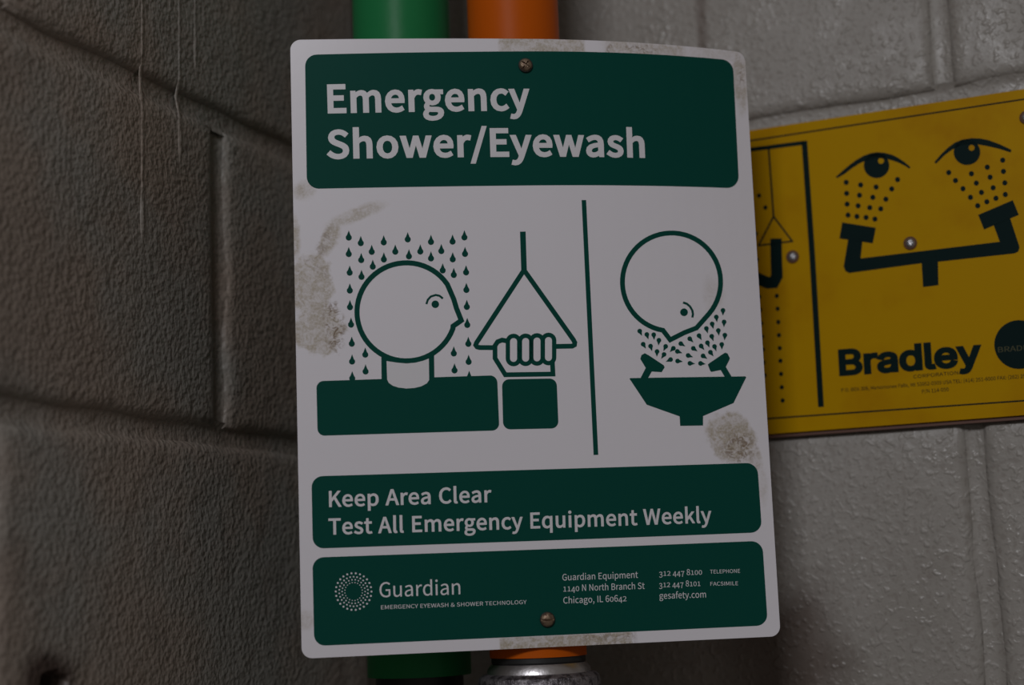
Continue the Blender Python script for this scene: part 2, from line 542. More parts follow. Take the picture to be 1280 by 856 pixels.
# ------------------------------------------------------------------ outlines of the print (1/50 mm) and of the letters
SIGN_ART = [('header_band','g',1,[[418,16987,427,17066,453,17140,494,17206,549,17261,615,17302,689,17326,766,17333,13100,17478,13194,17476,13284,17456,13364,17417,13431,17363,13482,17295,13513,17217,13523,17133,13493,13838,13481,13755,13450,13674,13400,13601,13335,13539,13257,13491,13170,13460,13079,13447,743,13383,667,13392,594,13420,529,13462,475,13519,434,13586,409,13661,401,13739]]),('notice_band','g',1,[[369,4786,377,4857,400,4924,438,4984,488,5034,548,5072,615,5096,685,5104,13210,5102,13290,5094,13365,5069,13433,5029,13490,4977,13533,4914,13560,4843,13570,4769,13585,3372,13577,3298,13551,3229,13510,3167,13455,3115,13389,3076,13316,3052,13238,3044,683,3062,612,3070,546,3094,486,3131,436,3181,399,3241,376,3307,368,3378]]),('contact_band','g',1,[[352,2496,360,2566,383,2632,420,2692,470,2742,530,2780,596,2803,666,2811,13231,2796,13309,2787,13383,2762,13449,2723,13505,2671,13547,2608,13574,2539,13583,2466,13597,655,13589,583,13564,514,13523,453,13470,402,13405,363,13333,339,13257,331,668,338,598,346,532,369,473,406,423,456,386,515,362,581,354,650]]),('divider_line','g',1,[[8423,12979,8559,12980,8679,5479,8540,5476]]),('water_drop','g',1,[[1623,12016,1656,11970,1655,11913,1622,11868,1568,11851,1516,11870,1484,11916,1486,11973,1520,12017,1575,12152]]),('water_drop','g',1,[[1964,11848,1997,11803,1996,11746,1963,11701,1909,11684,1857,11702,1825,11749,1827,11805,1861,11850,1916,11985]]),('water_drop','g',1,[[2625,11860,2658,11814,2657,11758,2623,11712,2570,11695,2517,11714,2486,11760,2487,11817,2522,11861,2577,11996]]),('water_drop','g',1,[[3320,11937,3353,11892,3352,11835,3318,11789,3265,11772,3212,11791,3180,11837,3182,11894,3217,11939,3272,12074]]),('water_drop','g',1,[[3992,11854,4025,11808,4024,11751,3990,11705,3936,11688,3883,11707,3851,11753,3853,11810,3888,11855,3944,11990]]),('water_drop','g',1,[[4621,11854,4654,11808,4653,11752,4619,11706,4565,11689,4511,11707,4479,11754,4482,11811,4517,11856,4572,11991]]),('water_drop','g',1,[[4970,11973,5003,11927,5002,11871,4968,11825,4913,11808,4860,11826,4828,11873,4830,11929,4865,11975,4921,12110]]),('water_drop','g',1,[[1613,11535,1645,11490,1645,11433,1611,11388,1558,11371,1506,11390,1474,11436,1476,11493,1510,11537,1564,11671]]),('water_drop','g',1,[[2273,11590,2306,11544,2305,11488,2272,11442,2218,11425,2166,11444,2134,11490,2136,11547,2171,11592,2225,11726]]),('water_drop','g',1,[[2952,11584,2985,11538,2984,11481,2950,11436,2897,11419,2844,11437,2812,11484,2814,11540,2849,11585,2904,11720]]),('water_drop','g',1,[[3677,11577,3709,11532,3708,11475,3674,11429,3621,11412,3568,11431,3536,11477,3538,11534,3573,11579,3628,11714]]),('water_drop','g',1,[[4286,11582,4319,11536,4318,11479,4284,11434,4230,11417,4177,11435,4145,11482,4147,11539,4182,11583,4238,11719]]),('water_drop','g',1,[[4975,11490,5008,11444,5007,11387,4973,11341,4918,11324,4865,11343,4833,11389,4835,11446,4870,11491,4926,11626]]),('water_drop','g',1,[[1966,11355,1999,11309,1998,11253,1965,11207,1911,11191,1859,11209,1827,11255,1829,11312,1864,11357,1918,11491]]),('water_drop','g',1,[[2618,11362,2651,11316,2650,11259,2616,11214,2563,11197,2510,11216,2479,11262,2481,11319,2515,11363,2570,11498]]),('water_drop','g',1,[[3343,11442,3376,11396,3375,11340,3341,11294,3287,11277,3235,11296,3203,11342,3205,11399,3240,11444,3295,11578]]),('water_drop','g',1,[[3980,11371,4013,11326,4012,11269,3978,11223,3924,11207,3871,11225,3840,11271,3842,11328,3877,11373,3932,11508]]),('water_drop','g',1,[[4612,11336,4645,11291,4644,11234,4610,11188,4556,11171,4502,11190,4471,11236,4473,11293,4508,11338,4563,11473]]),('water_drop','g',1,[[2294,11157,2326,11112,2326,11055,2292,11010,2239,10993,2186,11012,2155,11058,2157,11114,2191,11159,2246,11293]]),('water_drop','g',1,[[4311,11016,4344,10970,4343,10914,4309,10868,4255,10851,4202,10870,4170,10916,4172,10973,4207,11018,4263,11153]]),('water_drop','g',1,[[1627,10994,1660,10949,1659,10892,1626,10847,1572,10831,1520,10849,1489,10895,1490,10952,1525,10996,1579,11130]]),('water_drop','g',1,[[1964,10866,1997,10821,1996,10764,1963,10719,1909,10703,1857,10721,1825,10767,1827,10824,1862,10868,1916,11002]]),('water_drop','g',1,[[4631,10880,4664,10834,4663,10778,4629,10732,4575,10715,4521,10734,4490,10780,4492,10837,4527,10882,4582,11017]]),('water_drop','g',1,[[4991,10949,5024,10904,5023,10847,4989,10801,4935,10784,4881,10803,4850,10849,4852,10906,4887,10951,4943,11086]]),('water_drop','g',1,[[1620,10476,1653,10431,1652,10375,1619,10329,1566,10313,1513,10331,1482,10378,1484,10434,1518,10478,1572,10612]]),('water_drop','g',1,[[4987,10437,5019,10391,5019,10334,4984,10289,4930,10272,4877,10290,4845,10337,4847,10394,4882,10438,4938,10573]]),('water_drop','g',1,[[1614,9994,1647,9949,1646,9893,1613,9848,1560,9831,1507,9850,1476,9896,1478,9952,1512,9996,1566,10130]]),('water_drop','g',1,[[4987,9942,5020,9896,5019,9840,4984,9794,4930,9778,4877,9796,4845,9843,4847,9899,4882,9944,4938,10078]]),('water_drop','g',1,[[1634,9489,1666,9444,1665,9388,1632,9343,1579,9326,1527,9345,1495,9391,1497,9447,1531,9491,1585,9624]]),('water_drop','g',1,[[1643,8939,1676,8894,1675,8838,1642,8793,1589,8777,1536,8795,1505,8841,1507,8897,1541,8941,1595,9074]]),('water_drop','g',1,[[1641,8425,1673,8379,1672,8323,1639,8279,1586,8263,1534,8281,1503,8327,1505,8383,1539,8427,1593,8560]]),('water_drop','g',1,[[1635,7942,1667,7896,1666,7840,1633,7796,1580,7780,1528,7798,1497,7844,1499,7900,1533,7944,1587,8076]]),('water_drop','g',1,[[2022,8615,2055,8570,2054,8514,2021,8469,1968,8453,1915,8471,1884,8517,1886,8573,1920,8617,1974,8750]]),('water_drop','g',1,[[2020,8131,2052,8086,2052,8030,2019,7985,1965,7969,1913,7988,1882,8034,1884,8090,1918,8133,1972,8266]]),('water_drop','g',1,[[4986,9416,5019,9370,5018,9314,4984,9269,4930,9252,4876,9271,4845,9317,4847,9374,4882,9418,4937,9552]]),('water_drop','g',1,[[5002,8866,5035,8820,5034,8764,5000,8719,4946,8702,4893,8721,4861,8767,4863,8824,4898,8868,4954,9002]]),('water_drop','g',1,[[4997,8344,5030,8298,5029,8241,4995,8196,4941,8180,4888,8199,4856,8245,4858,8301,4893,8346,4949,8479]]),('water_drop','g',1,[[5002,7878,5035,7832,5034,7776,5000,7731,4946,7715,4893,7733,4861,7780,4863,7836,4898,7880,4954,8014]]),('water_drop','g',1,[[4572,8596,4605,8550,4604,8494,4570,8449,4516,8433,4463,8451,4431,8498,4433,8554,4468,8598,4524,8732]]),('water_drop','g',1,[[4581,8104,4614,8059,4613,8003,4579,7958,4525,7941,4472,7960,4440,8006,4442,8063,4477,8107,4533,8240]]),('shower_head_outline','g',1,[[4438,9263,4383,9141,4311,9019,4226,8905,4130,8801,4024,8707,3909,8624,3785,8554,3656,8497,3521,8454,3382,8426,3241,8412,3100,8412,2960,8427,2822,8457,2688,8501,2560,8559,2438,8630,2325,8713,2221,8807,2127,8912,2045,9026,1976,9147,1919,9276,1877,9410,1848,9547,1834,9687,1834,9828,1850,9968,1880,10105,1924,10239,1981,10368,2052,10490,2136,10604,2230,10709,2336,10804,2450,10887,2573,10958,2702,11016,2837,11059,2976,11089,3117,11104,3258,11104,3399,11090,3538,11061,3673,11017,3802,10960,3925,10889,4040,10806,4145,10711,4239,10606,4319,10495,4488,10072,4558,9815,4671,9506,4447,9356],[4584,9224,4515,9073,4434,8937,4341,8811,4234,8695,4116,8591,3988,8499,3851,8421,3707,8359,3558,8311,3404,8279,3248,8264,3091,8264,2936,8281,2783,8314,2635,8363,2493,8427,2358,8506,2232,8598,2117,8702,2013,8819,1922,8945,1845,9080,1782,9223,1735,9371,1703,9524,1687,9680,1688,9836,1705,9991,1738,10144,1787,10293,1851,10436,1930,10572,2022,10698,2127,10815,2244,10920,2371,11012,2507,11091,2650,11155,2800,11204,2954,11237,3110,11253,3267,11254,3423,11237,3577,11205,3727,11157,3870,11093,4007,11015,4134,10922,4250,10817,4355,10700,4450,10569,4630,10120,4700,9862,4852,9449,4588,9272]]),('shower_body','g',1,[[561,7607,566,7653,581,7697,605,7736,637,7769,676,7794,719,7810,764,7815,5551,7862,5598,7858,5643,7843,5683,7818,5717,7785,5742,7746,5759,7702,5765,7656,5782,6475,5778,6429,5763,6385,5738,6345,5706,6312,5666,6287,5622,6272,5575,6266,769,6252,724,6257,681,6272,642,6296,610,6329,585,6368,570,6411,565,6457]]),('neck_outline','g',1,[[2428,8514,2419,7730,3938,7741,3948,8493,3652,8325,3143,8255,2686,8358]]),('neck_fill','w',2,[[2575,8344,2581,7807,2625,7714,2738,7630,2897,7574,3126,7541,3357,7551,3565,7597,3717,7677,3786,7768,3793,8392,3653,8335,3397,8278,3144,8262,2868,8292]]),('shower_eye','g',1,[[4128,9959,4125,9935,4116,9912,4102,9891,4085,9874,4064,9861,4041,9854,4016,9851,3992,9855,3969,9863,3949,9877,3932,9894,3920,9915,3912,9938,3910,9963,3913,9987,3922,10010,3935,10030,3953,10047,3974,10060,3997,10068,4022,10070,4046,10067,4069,10058,4089,10045,4106,10027,4118,10007,4126,9983],[3788,9960,3833,10081,3911,10162,4040,10199,4136,10175,4224,10101,4263,10148,4164,10231,4039,10262,3879,10216,3781,10113,3731,9980]]),('pull_rod','g',1,[[6553,12050,6557,10930,6722,10933,6719,12054]]),('pull_handle','g',1,[[5709,8738,5285,8749,5243,8760,5240,8764,5250,8788,6638,10795,7979,8823,8009,8763,8007,8751,7986,8740,7474,8740,7472,8599,8018,8599,8134,8657,8159,8785,8104,8895,6641,11045,5125,8852,5084,8743,5157,8638,5264,8610,5704,8598]]),('fist_outline','g',1,[[6168,8836,6175,8870,6190,8897,6213,8918,6242,8932,6274,8936,6306,8931,6335,8916,6357,8894,6370,8867,6375,8832,6361,8343,6354,8308,6339,8281,6316,8259,6287,8245,6255,8241,6223,8247,6195,8261,6173,8284,6159,8312,6154,8347],[6042,8849,6054,8913,6089,8975,6142,9024,6207,9054,6278,9064,6349,9052,6412,9019,6462,8968,6493,8905,6502,8840,6488,8331,6475,8266,6440,8203,6388,8154,6323,8123,6251,8114,6180,8126,6117,8160,6067,8211,6036,8275,6028,8340]]),('fist_outline','g',1,[[6523,8834,6530,8869,6545,8895,6568,8917,6597,8930,6630,8934,6662,8929,6690,8914,6712,8892,6726,8865,6730,8830,6716,8343,6710,8308,6694,8280,6671,8259,6642,8245,6610,8241,6578,8246,6550,8261,6528,8284,6514,8312,6509,8347],[6396,8847,6409,8911,6444,8973,6497,9022,6562,9053,6633,9062,6704,9050,6768,9017,6818,8967,6849,8903,6858,8838,6843,8331,6831,8265,6796,8203,6743,8154,6678,8123,6606,8113,6535,8126,6472,8159,6422,8210,6391,8274,6382,8340]]),('fist_outline','g',1,[[6858,8839,6865,8874,6880,8901,6903,8922,6932,8936,6965,8940,6997,8935,7026,8920,7048,8898,7061,8870,7066,8836,7051,8346,7045,8310,7029,8283,7006,8261,6977,8248,6944,8243,6913,8249,6884,8264,6862,8286,6849,8314,6844,8350],[6731,8852,6744,8917,6779,8979,6832,9028,6897,9058,6969,9068,7040,9056,7103,9023,7153,8972,7185,8909,7194,8844,7179,8333,7166,8268,7131,8205,7078,8156,7013,8125,6941,8116,6870,8128,6806,8162,6756,8213,6725,8277,6716,8342]]),('fist_outline','g',1,[[7199,8847,7205,8882,7220,8909,7244,8930,7273,8944,7306,8948,7338,8943,7367,8928,7389,8906,7402,8878,7407,8844,7392,8351,7385,8315,7370,8288,7347,8266,7317,8252,7285,8248,7253,8254,7225,8269,7202,8291,7189,8319,7184,8355],[7071,8860,7084,8925,7119,8987,7172,9036,7238,9066,7310,9076,7381,9064,7445,9031,7495,8981,7527,8917,7536,8852,7520,8338,7507,8273,7472,8210,7419,8161,7353,8130,7281,8120,7210,8133,7146,8166,7096,8218,7065,8282,7056,8347]]),('fist_outline','g',1,[[6113,8919,5930,8956,5761,8896,5656,8745,5647,8340,5963,7805,7478,7795,7468,8226,7328,8222,7335,7933,6043,7942,5786,8377,5793,8702,5849,8781,5939,8814,6084,8784]]),('cuff','g',1,[[5901,7534,5906,7580,5922,7625,5947,7664,5980,7697,6020,7722,6065,7737,6112,7742,7296,7735,7343,7729,7388,7713,7429,7688,7463,7655,7489,7615,7505,7570,7511,7523,7522,6490,7517,6444,7502,6400,7477,6360,7444,6327,7404,6302,7359,6287,7312,6282,6108,6288,6062,6294,6017,6309,5977,6334,5944,6367,5919,6407,5904,6451,5898,6497]]),('eyewash_head_outline','g',1,[[10833,9163,10656,9204,10514,9252,10379,9315,10252,9391,10134,9479,10028,9579,9933,9689,9851,9808,9783,9935,9729,10069,9690,10208,9666,10351,9659,10495,9666,10640,9690,10784,9729,10926,9783,11064,9852,11196,9935,11321,10031,11437,10138,11545,10257,11641,10386,11726,10523,11798,10667,11857,10817,11901,10970,11931,11126,11946,11282,11946,11437,11930,11589,11899,11736,11853,11876,11792,12008,11718,12131,11630,12243,11531,12342,11420,12427,11299,12498,11170,12553,11034,12593,10892,12615,10747,12621,10599,12611,10451,12583,10303,12539,10159,12480,10019,12406,9885,12318,9758,12216,9640,11802,9223,11429,9092,11025,8906],[10741,9036,10609,9066,10453,9120,10304,9189,10164,9273,10035,9370,9918,9480,9813,9602,9723,9733,9648,9874,9588,10021,9546,10174,9520,10331,9511,10491,9519,10651,9545,10810,9588,10966,9648,11117,9723,11263,9814,11401,9920,11529,10038,11648,10169,11754,10311,11848,10462,11928,10621,11992,10786,12042,10955,12075,11127,12091,11299,12091,11470,12074,11638,12040,11800,11989,11956,11923,12102,11841,12238,11744,12361,11634,12471,11512,12565,11379,12644,11237,12705,11086,12748,10930,12773,10769,12779,10605,12767,10441,12737,10279,12688,10119,12622,9964,12540,9816,12443,9677,12332,9548,11886,9101,11484,8960,10973,8725]]),('eyewash_eye','g',1,[[11594,9634,11589,9609,11579,9584,11564,9562,11543,9544,11520,9531,11494,9522,11466,9519,11439,9522,11414,9531,11392,9545,11373,9563,11360,9585,11352,9609,11350,9635,11354,9661,11364,9685,11380,9707,11400,9725,11423,9739,11450,9747,11477,9750,11504,9747,11529,9738,11552,9724,11570,9706,11584,9684,11592,9660],[11442,9897,11554,9860,11643,9786,11703,9680,11719,9578,11695,9481,11762,9469,11789,9578,11770,9703,11698,9828,11591,9918,11467,9958]]),('basin','g',1,[[9699,7681,9727,7699,13339,7692,13367,7665,12911,6898,11926,6531,11912,6251,11202,6259,11195,6539,10197,6907]]),('eyewash_nozzle','g',1,[[10051,8260,10093,8375,10196,8426,10314,8363,10766,8062,10792,8000,10693,7859,10388,7882,10259,7676,10029,7680,10207,7991]]),('eyewash_nozzle','g',1,[[12153,8060,12193,8096,12630,8361,12729,8414,12805,8386,12870,8241,12842,8178,12725,7985,12910,7663,12688,7657,12556,7893,12257,7843,12220,7871]]),('water_drop','g',1,[[10049,9014,10009,9035,9990,9075,9999,9119,10034,9149,10080,9154,10119,9133,10137,9092,10127,9049,10128,8943]]),('water_drop','g',1,[[10253,8915,10217,8941,10205,8983,10221,9025,10260,9050,10306,9049,10341,9022,10353,8979,10336,8938,10321,8832]]),('water_drop','g',1,[[10452,8911,10423,8945,10420,8989,10445,9027,10488,9044,10533,9033,10562,8999,10564,8955,10538,8918,10500,8816]]),('water_drop','g',1,[[10597,8752,10574,8790,10579,8834,10611,8868,10657,8877,10699,8859,10721,8820,10714,8776,10682,8744,10626,8650]]),('water_drop','g',1,[[12678,9630,12652,9667,12654,9712,12684,9749,12732,9762,12777,9748,12803,9711,12800,9666,12768,9630,12717,9530]]),('water_drop','g',1,[[12461,9426,12429,9459,12425,9503,12450,9543,12495,9562,12542,9553,12573,9520,12576,9475,12550,9436,12513,9331]]),('water_drop','g',1,[[12693,9282,12667,9319,12671,9364,12702,9400,12750,9412,12795,9397,12819,9359,12815,9314,12782,9279,12729,9180]]),('water_drop','g',1,[[12321,9214,12286,9243,12277,9287,12297,9329,12340,9352,12388,9348,12422,9318,12430,9274,12409,9233,12384,9126]]),('water_drop','g',1,[[12132,9078,12096,9106,12085,9149,12104,9191,12145,9216,12193,9213,12229,9185,12238,9141,12219,9100,12199,8993]]),('water_drop','g',1,[[12502,9019,12471,9052,12467,9097,12493,9136,12538,9154,12584,9145,12615,9111,12617,9066,12591,9028,12553,8924]]),('water_drop','g',1,[[12695,8885,12671,8923,12676,8968,12709,9002,12757,9013,12801,8996,12824,8957,12817,8912,12784,8878,12726,8782]]),('water_drop','g',1,[[11905,8860,11862,8877,11839,8916,11846,8960,11879,8994,11926,9003,11968,8985,11990,8946,11983,8901,11993,8794]]),('water_drop','g',1,[[12295,8841,12257,8866,12244,8909,12260,8952,12300,8978,12348,8978,12385,8952,12398,8909,12380,8866,12367,8759]]),('water_drop','g',1,[[11625,8771,11579,8778,11546,8809,11541,8853,11564,8893,11607,8913,11653,8905,11685,8873,11689,8829,11729,8729]]),('water_drop','g',1,[[10148,8624,10106,8641,10083,8678,10088,8722,10120,8756,10165,8765,10206,8747,10228,8709,10222,8665,10235,8560]]),('water_drop','g',1,[[10355,8567,10319,8593,10307,8636,10324,8677,10363,8702,10409,8701,10444,8673,10455,8630,10438,8589,10422,8483]]),('water_drop','g',1,[[10528,8416,10503,8453,10506,8497,10536,8532,10581,8544,10623,8528,10648,8491,10644,8447,10613,8413,10563,8316]]),('water_drop','g',1,[[10784,8586,10776,8630,10797,8670,10839,8692,10885,8686,10917,8655,10924,8611,10903,8571,10861,8551,10775,8480]]),('water_drop','g',1,[[11015,8548,11023,8592,11056,8625,11102,8632,11144,8613,11164,8574,11156,8530,11122,8498,11076,8491,10971,8449]]),('water_drop','g',1,[[10720,8357,10718,8401,10744,8438,10788,8454,10833,8442,10861,8408,10861,8363,10834,8327,10790,8312,10696,8252]]),('water_drop','g',1,[[10913,8242,10937,8281,10980,8300,11025,8291,11056,8258,11060,8214,11035,8176,10992,8158,10947,8167,10835,8164]]),('water_drop','g',1,[[11355,8632,11308,8628,11268,8651,11252,8692,11264,8736,11301,8764,11348,8767,11387,8743,11403,8702,11466,8614]]),('water_drop','g',1,[[11250,8409,11205,8396,11162,8411,11136,8448,11140,8492,11170,8527,11215,8539,11259,8523,11283,8486,11363,8413]]),('water_drop','g',1,[[11258,8133,11217,8111,11171,8116,11137,8146,11130,8190,11151,8230,11193,8251,11239,8245,11271,8214,11368,8161]]),('water_drop','g',1,[[11585,8284,11539,8271,11495,8286,11470,8322,11473,8367,11503,8402,11549,8414,11593,8398,11617,8361,11698,8288]]),('water_drop','g',1,[[11737,8485,11690,8485,11653,8512,11640,8554,11657,8596,11696,8622,11744,8621,11780,8594,11792,8551,11846,8458]]),('water_drop','g',1,[[11643,8061,11602,8038,11556,8041,11521,8070,11512,8114,11532,8155,11573,8177,11620,8172,11654,8143,11752,8093]]),('water_drop','g',1,[[11978,8051,11936,8030,11889,8035,11855,8066,11848,8110,11871,8150,11913,8171,11960,8164,11992,8133,12089,8078]]),('water_drop','g',1,[[12036,8257,11989,8256,11951,8282,11938,8325,11954,8367,11993,8393,12041,8393,12078,8366,12090,8324,12147,8232]]),('water_drop','g',1,[[11967,8550,11922,8562,11893,8597,11893,8641,11921,8679,11966,8694,12012,8681,12039,8645,12038,8601,12064,8497]]),('water_drop','g',1,[[12153,8646,12113,8670,12097,8711,12110,8755,12148,8783,12196,8786,12235,8761,12250,8719,12236,8676,12229,8569]]),('water_drop','g',1,[[12372,8533,12333,8557,12318,8600,12333,8643,12372,8670,12420,8671,12459,8645,12472,8603,12456,8560,12445,8452]]),('water_drop','g',1,[[12253,8359,12208,8372,12181,8408,12182,8452,12211,8489,12257,8503,12302,8489,12328,8452,12326,8408,12349,8303]]),('water_drop','g',1,[[12584,8601,12556,8636,12556,8681,12585,8718,12631,8734,12677,8721,12704,8685,12703,8640,12673,8603,12627,8502]]),('dotted_ring','w',2,[[2027,1792,2011,1766,1980,1767,1966,1794,1981,1820,2012,1819],[2009,1669,1993,1643,1963,1644,1948,1671,1964,1697,1995,1696],[1963,1554,1948,1528,1917,1529,1902,1556,1918,1582,1949,1581],[1892,1454,1876,1429,1846,1430,1831,1457,1847,1482,1877,1481],[1799,1375,1783,1350,1753,1351,1738,1378,1754,1404,1785,1402],[1690,1322,1675,1296,1644,1298,1629,1325,1645,1350,1676,1349],[1572,1297,1556,1272,1526,1273,1511,1300,1527,1325,1557,1324],[1451,1302,1435,1277,1404,1278,1390,1305,1405,1330,1436,1329],[1334,1337,1318,1311,1287,1312,1273,1339,1288,1365,1319,1364],[1227,1399,1212,1373,1181,1375,1167,1401,1182,1427,1213,1426],[1139,1485,1123,1459,1092,1461,1078,1488,1094,1513,1124,1512],[1072,1590,1056,1564,1026,1566,1011,1593,1027,1618,1057,1617],[1031,1708,1016,1682,985,1684,971,1710,986,1736,1017,1735],[1019,1832,1004,1806,973,1807,959,1834,974,1860,1005,1859],[1037,1955,1021,1929,990,1930,976,1957,992,1983,1022,1982],[1082,2069,1066,2044,1036,2045,1021,2072,1037,2097,1067,2096],[1153,2169,1137,2143,1107,2145,1092,2172,1108,2197,1138,2196],[1245,2248,1230,2223,1199,2224,1185,2251,1200,2276,1231,2275],[1354,2302,1338,2276,1308,2278,1293,2304,1309,2330,1339,2329],[1473,2327,1457,2302,1426,2303,1412,2330,1427,2356,1458,2354],[1594,2323,1578,2297,1548,2298,1533,2325,1549,2351,1579,2350],[1712,2288,1696,2263,1665,2264,1650,2291,1666,2317,1697,2315],[1818,2226,1802,2201,1772,2202,1757,2229,1773,2254,1803,2253],[1907,2140,1891,2114,1861,2115,1846,2142,1862,2168,1893,2167],[1974,2035,1958,2009,1928,2010,1913,2037,1929,2063,1959,2062],[2015,1916,1999,1890,1968,1892,1954,1919,1969,1944,2000,1943],[1921,1746,1907,1724,1881,1725,1869,1748,1882,1770,1908,1769],[1895,1649,1881,1627,1855,1628,1843,1651,1856,1673,1882,1672],[1847,1562,1834,1540,1808,1541,1795,1564,1809,1586,1835,1585],[1781,1489,1767,1467,1741,1468,1729,1491,1742,1513,1768,1512],[1699,1435,1685,1414,1659,1415,1647,1438,1660,1459,1686,1458],[1606,1404,1593,1382,1567,1383,1554,1406,1568,1428,1594,1427],[1509,1396,1495,1374,1469,1375,1457,1398,1470,1419,1496,1418],[1412,1412,1398,1390,1372,1391,1360,1414,1373,1436,1399,1435],[1321,1451,1308,1429,1282,1430,1269,1453,1283,1475,1309,1474],[1242,1511,1228,1489,1203,1490,1190,1513,1203,1535,1229,1534],[1179,1589,1165,1567,1139,1568,1127,1591,1140,1613,1166,1612],[1135,1680,1122,1658,1096,1659,1083,1682,1097,1704,1123,1702],[1114,1778,1100,1756,1074,1757,1062,1780,1075,1802,1101,1801],[1116,1878,1102,1856,1076,1857,1064,1880,1077,1902,1103,1901],[1141,1975,1128,1953,1102,1954,1089,1977,1103,1999,1129,1998],[1189,2062,1175,2040,1149,2041,1137,2064,1150,2086,1176,2085],[1255,2135,1242,2113,1216,2114,1203,2137,1217,2159,1243,2158],[1337,2189,1323,2167,1297,2168,1285,2191,1298,2213,1324,2212],[1429,2221,1416,2199,1390,2200,1377,2223,1391,2245,1417,2244],[1527,2229,1513,2207,1487,2208,1475,2231,1488,2253,1514,2252],[1624,2213,1610,2191,1584,2192,1572,2215,1585,2237,1611,2236],[1715,2174,1701,2152,1675,2153,1663,2176,1676,2198,1702,2197],[1794,2114,1781,2092,1755,2093,1742,2116,1756,2138,1782,2137],[1858,2036,1844,2014,1818,2015,1806,2038,1819,2060,1845,2059],[1902,1945,1888,1923,1862,1924,1849,1947,1863,1969,1889,1968],[1923,1846,1909,1824,1883,1825,1871,1848,1884,1870,1910,1869],[1840,1799,1828,1780,1806,1781,1795,1801,1806,1820,1829,1819],[1825,1706,1813,1687,1790,1688,1779,1708,1791,1727,1814,1726],[1784,1621,1772,1602,1750,1603,1739,1623,1751,1642,1773,1641],[1722,1552,1710,1533,1688,1534,1677,1553,1688,1572,1711,1572],[1643,1504,1631,1485,1609,1485,1598,1505,1609,1524,1632,1523],[1554,1480,1542,1461,1519,1462,1508,1482,1520,1501,1543,1500],[1461,1484,1449,1465,1427,1466,1416,1486,1428,1505,1450,1504],[1373,1515,1361,1496,1339,1496,1328,1516,1339,1535,1362,1534],[1296,1569,1285,1550,1262,1551,1251,1571,1263,1590,1285,1589],[1237,1643,1226,1624,1203,1625,1192,1645,1204,1664,1226,1663],[1201,1731,1189,1712,1166,1713,1156,1733,1167,1752,1190,1751],[1190,1825,1178,1806,1155,1807,1144,1827,1156,1846,1179,1845],[1205,1919,1193,1900,1170,1900,1160,1920,1171,1939,1194,1938],[1245,2003,1233,1984,1211,1985,1200,2005,1211,2024,1234,2023],[1307,2073,1295,2054,1273,2055,1262,2074,1273,2093,1296,2093],[1386,2121,1374,2102,1352,2103,1341,2123,1352,2142,1375,2141],[1475,2144,1463,2125,1441,2126,1430,2146,1442,2165,1464,2164],[1568,2141,1556,2122,1534,2123,1523,2143,1534,2162,1557,2161],[1656,2111,1644,2091,1622,2092,1611,2112,1623,2131,1645,2130],[1733,2056,1721,2037,1699,2038,1688,2058,1699,2077,1722,2076],[1792,1982,1780,1963,1758,1964,1747,1984,1759,2003,1781,2002],[1829,1894,1817,1875,1794,1876,1784,1896,1795,1915,1818,1914],[1753,1763,1745,1749,1728,1749,1719,1764,1728,1778,1745,1778],[1728,1688,1719,1674,1702,1674,1694,1689,1703,1704,1720,1703],[1681,1625,1672,1611,1655,1612,1647,1627,1655,1641,1672,1640],[1617,1581,1608,1567,1591,1567,1583,1582,1592,1597,1608,1596],[1542,1559,1533,1545,1516,1546,1508,1561,1517,1575,1534,1574],[1464,1563,1456,1548,1439,1549,1431,1564,1439,1578,1456,1577],[1391,1590,1382,1576,1365,1577,1357,1592,1366,1606,1383,1605],[1329,1639,1321,1625,1304,1626,1296,1641,1304,1655,1321,1654],[1285,1706,1276,1691,1259,1692,1251,1707,1260,1721,1277,1721],[1263,1782,1254,1768,1237,1769,1229,1784,1238,1798,1255,1797],[1264,1862,1256,1848,1239,1848,1231,1863,1239,1878,1256,1877],[1290,1937,1281,1923,1264,1923,1256,1938,1265,1952,1282,1952],[1337,2000,1328,1985,1311,1986,1303,2001,1312,2015,1329,2014],[1401,2044,1392,2030,1375,2030,1367,2045,1376,2060,1393,2059],[1475,2066,1467,2051,1450,2052,1441,2067,1450,2081,1467,2081],[1553,2063,1544,2048,1527,2049,1519,2064,1528,2078,1545,2078],[1626,2035,1618,2021,1601,2022,1593,2036,1601,2051,1618,2050],[1688,1986,1680,1971,1663,1972,1654,1987,1663,2001,1680,2001],[1733,1919,1724,1905,1707,1906,1699,1921,1708,1935,1725,1934],[1755,1843,1746,1828,1729,1829,1721,1844,1730,1858,1747,1858]])]
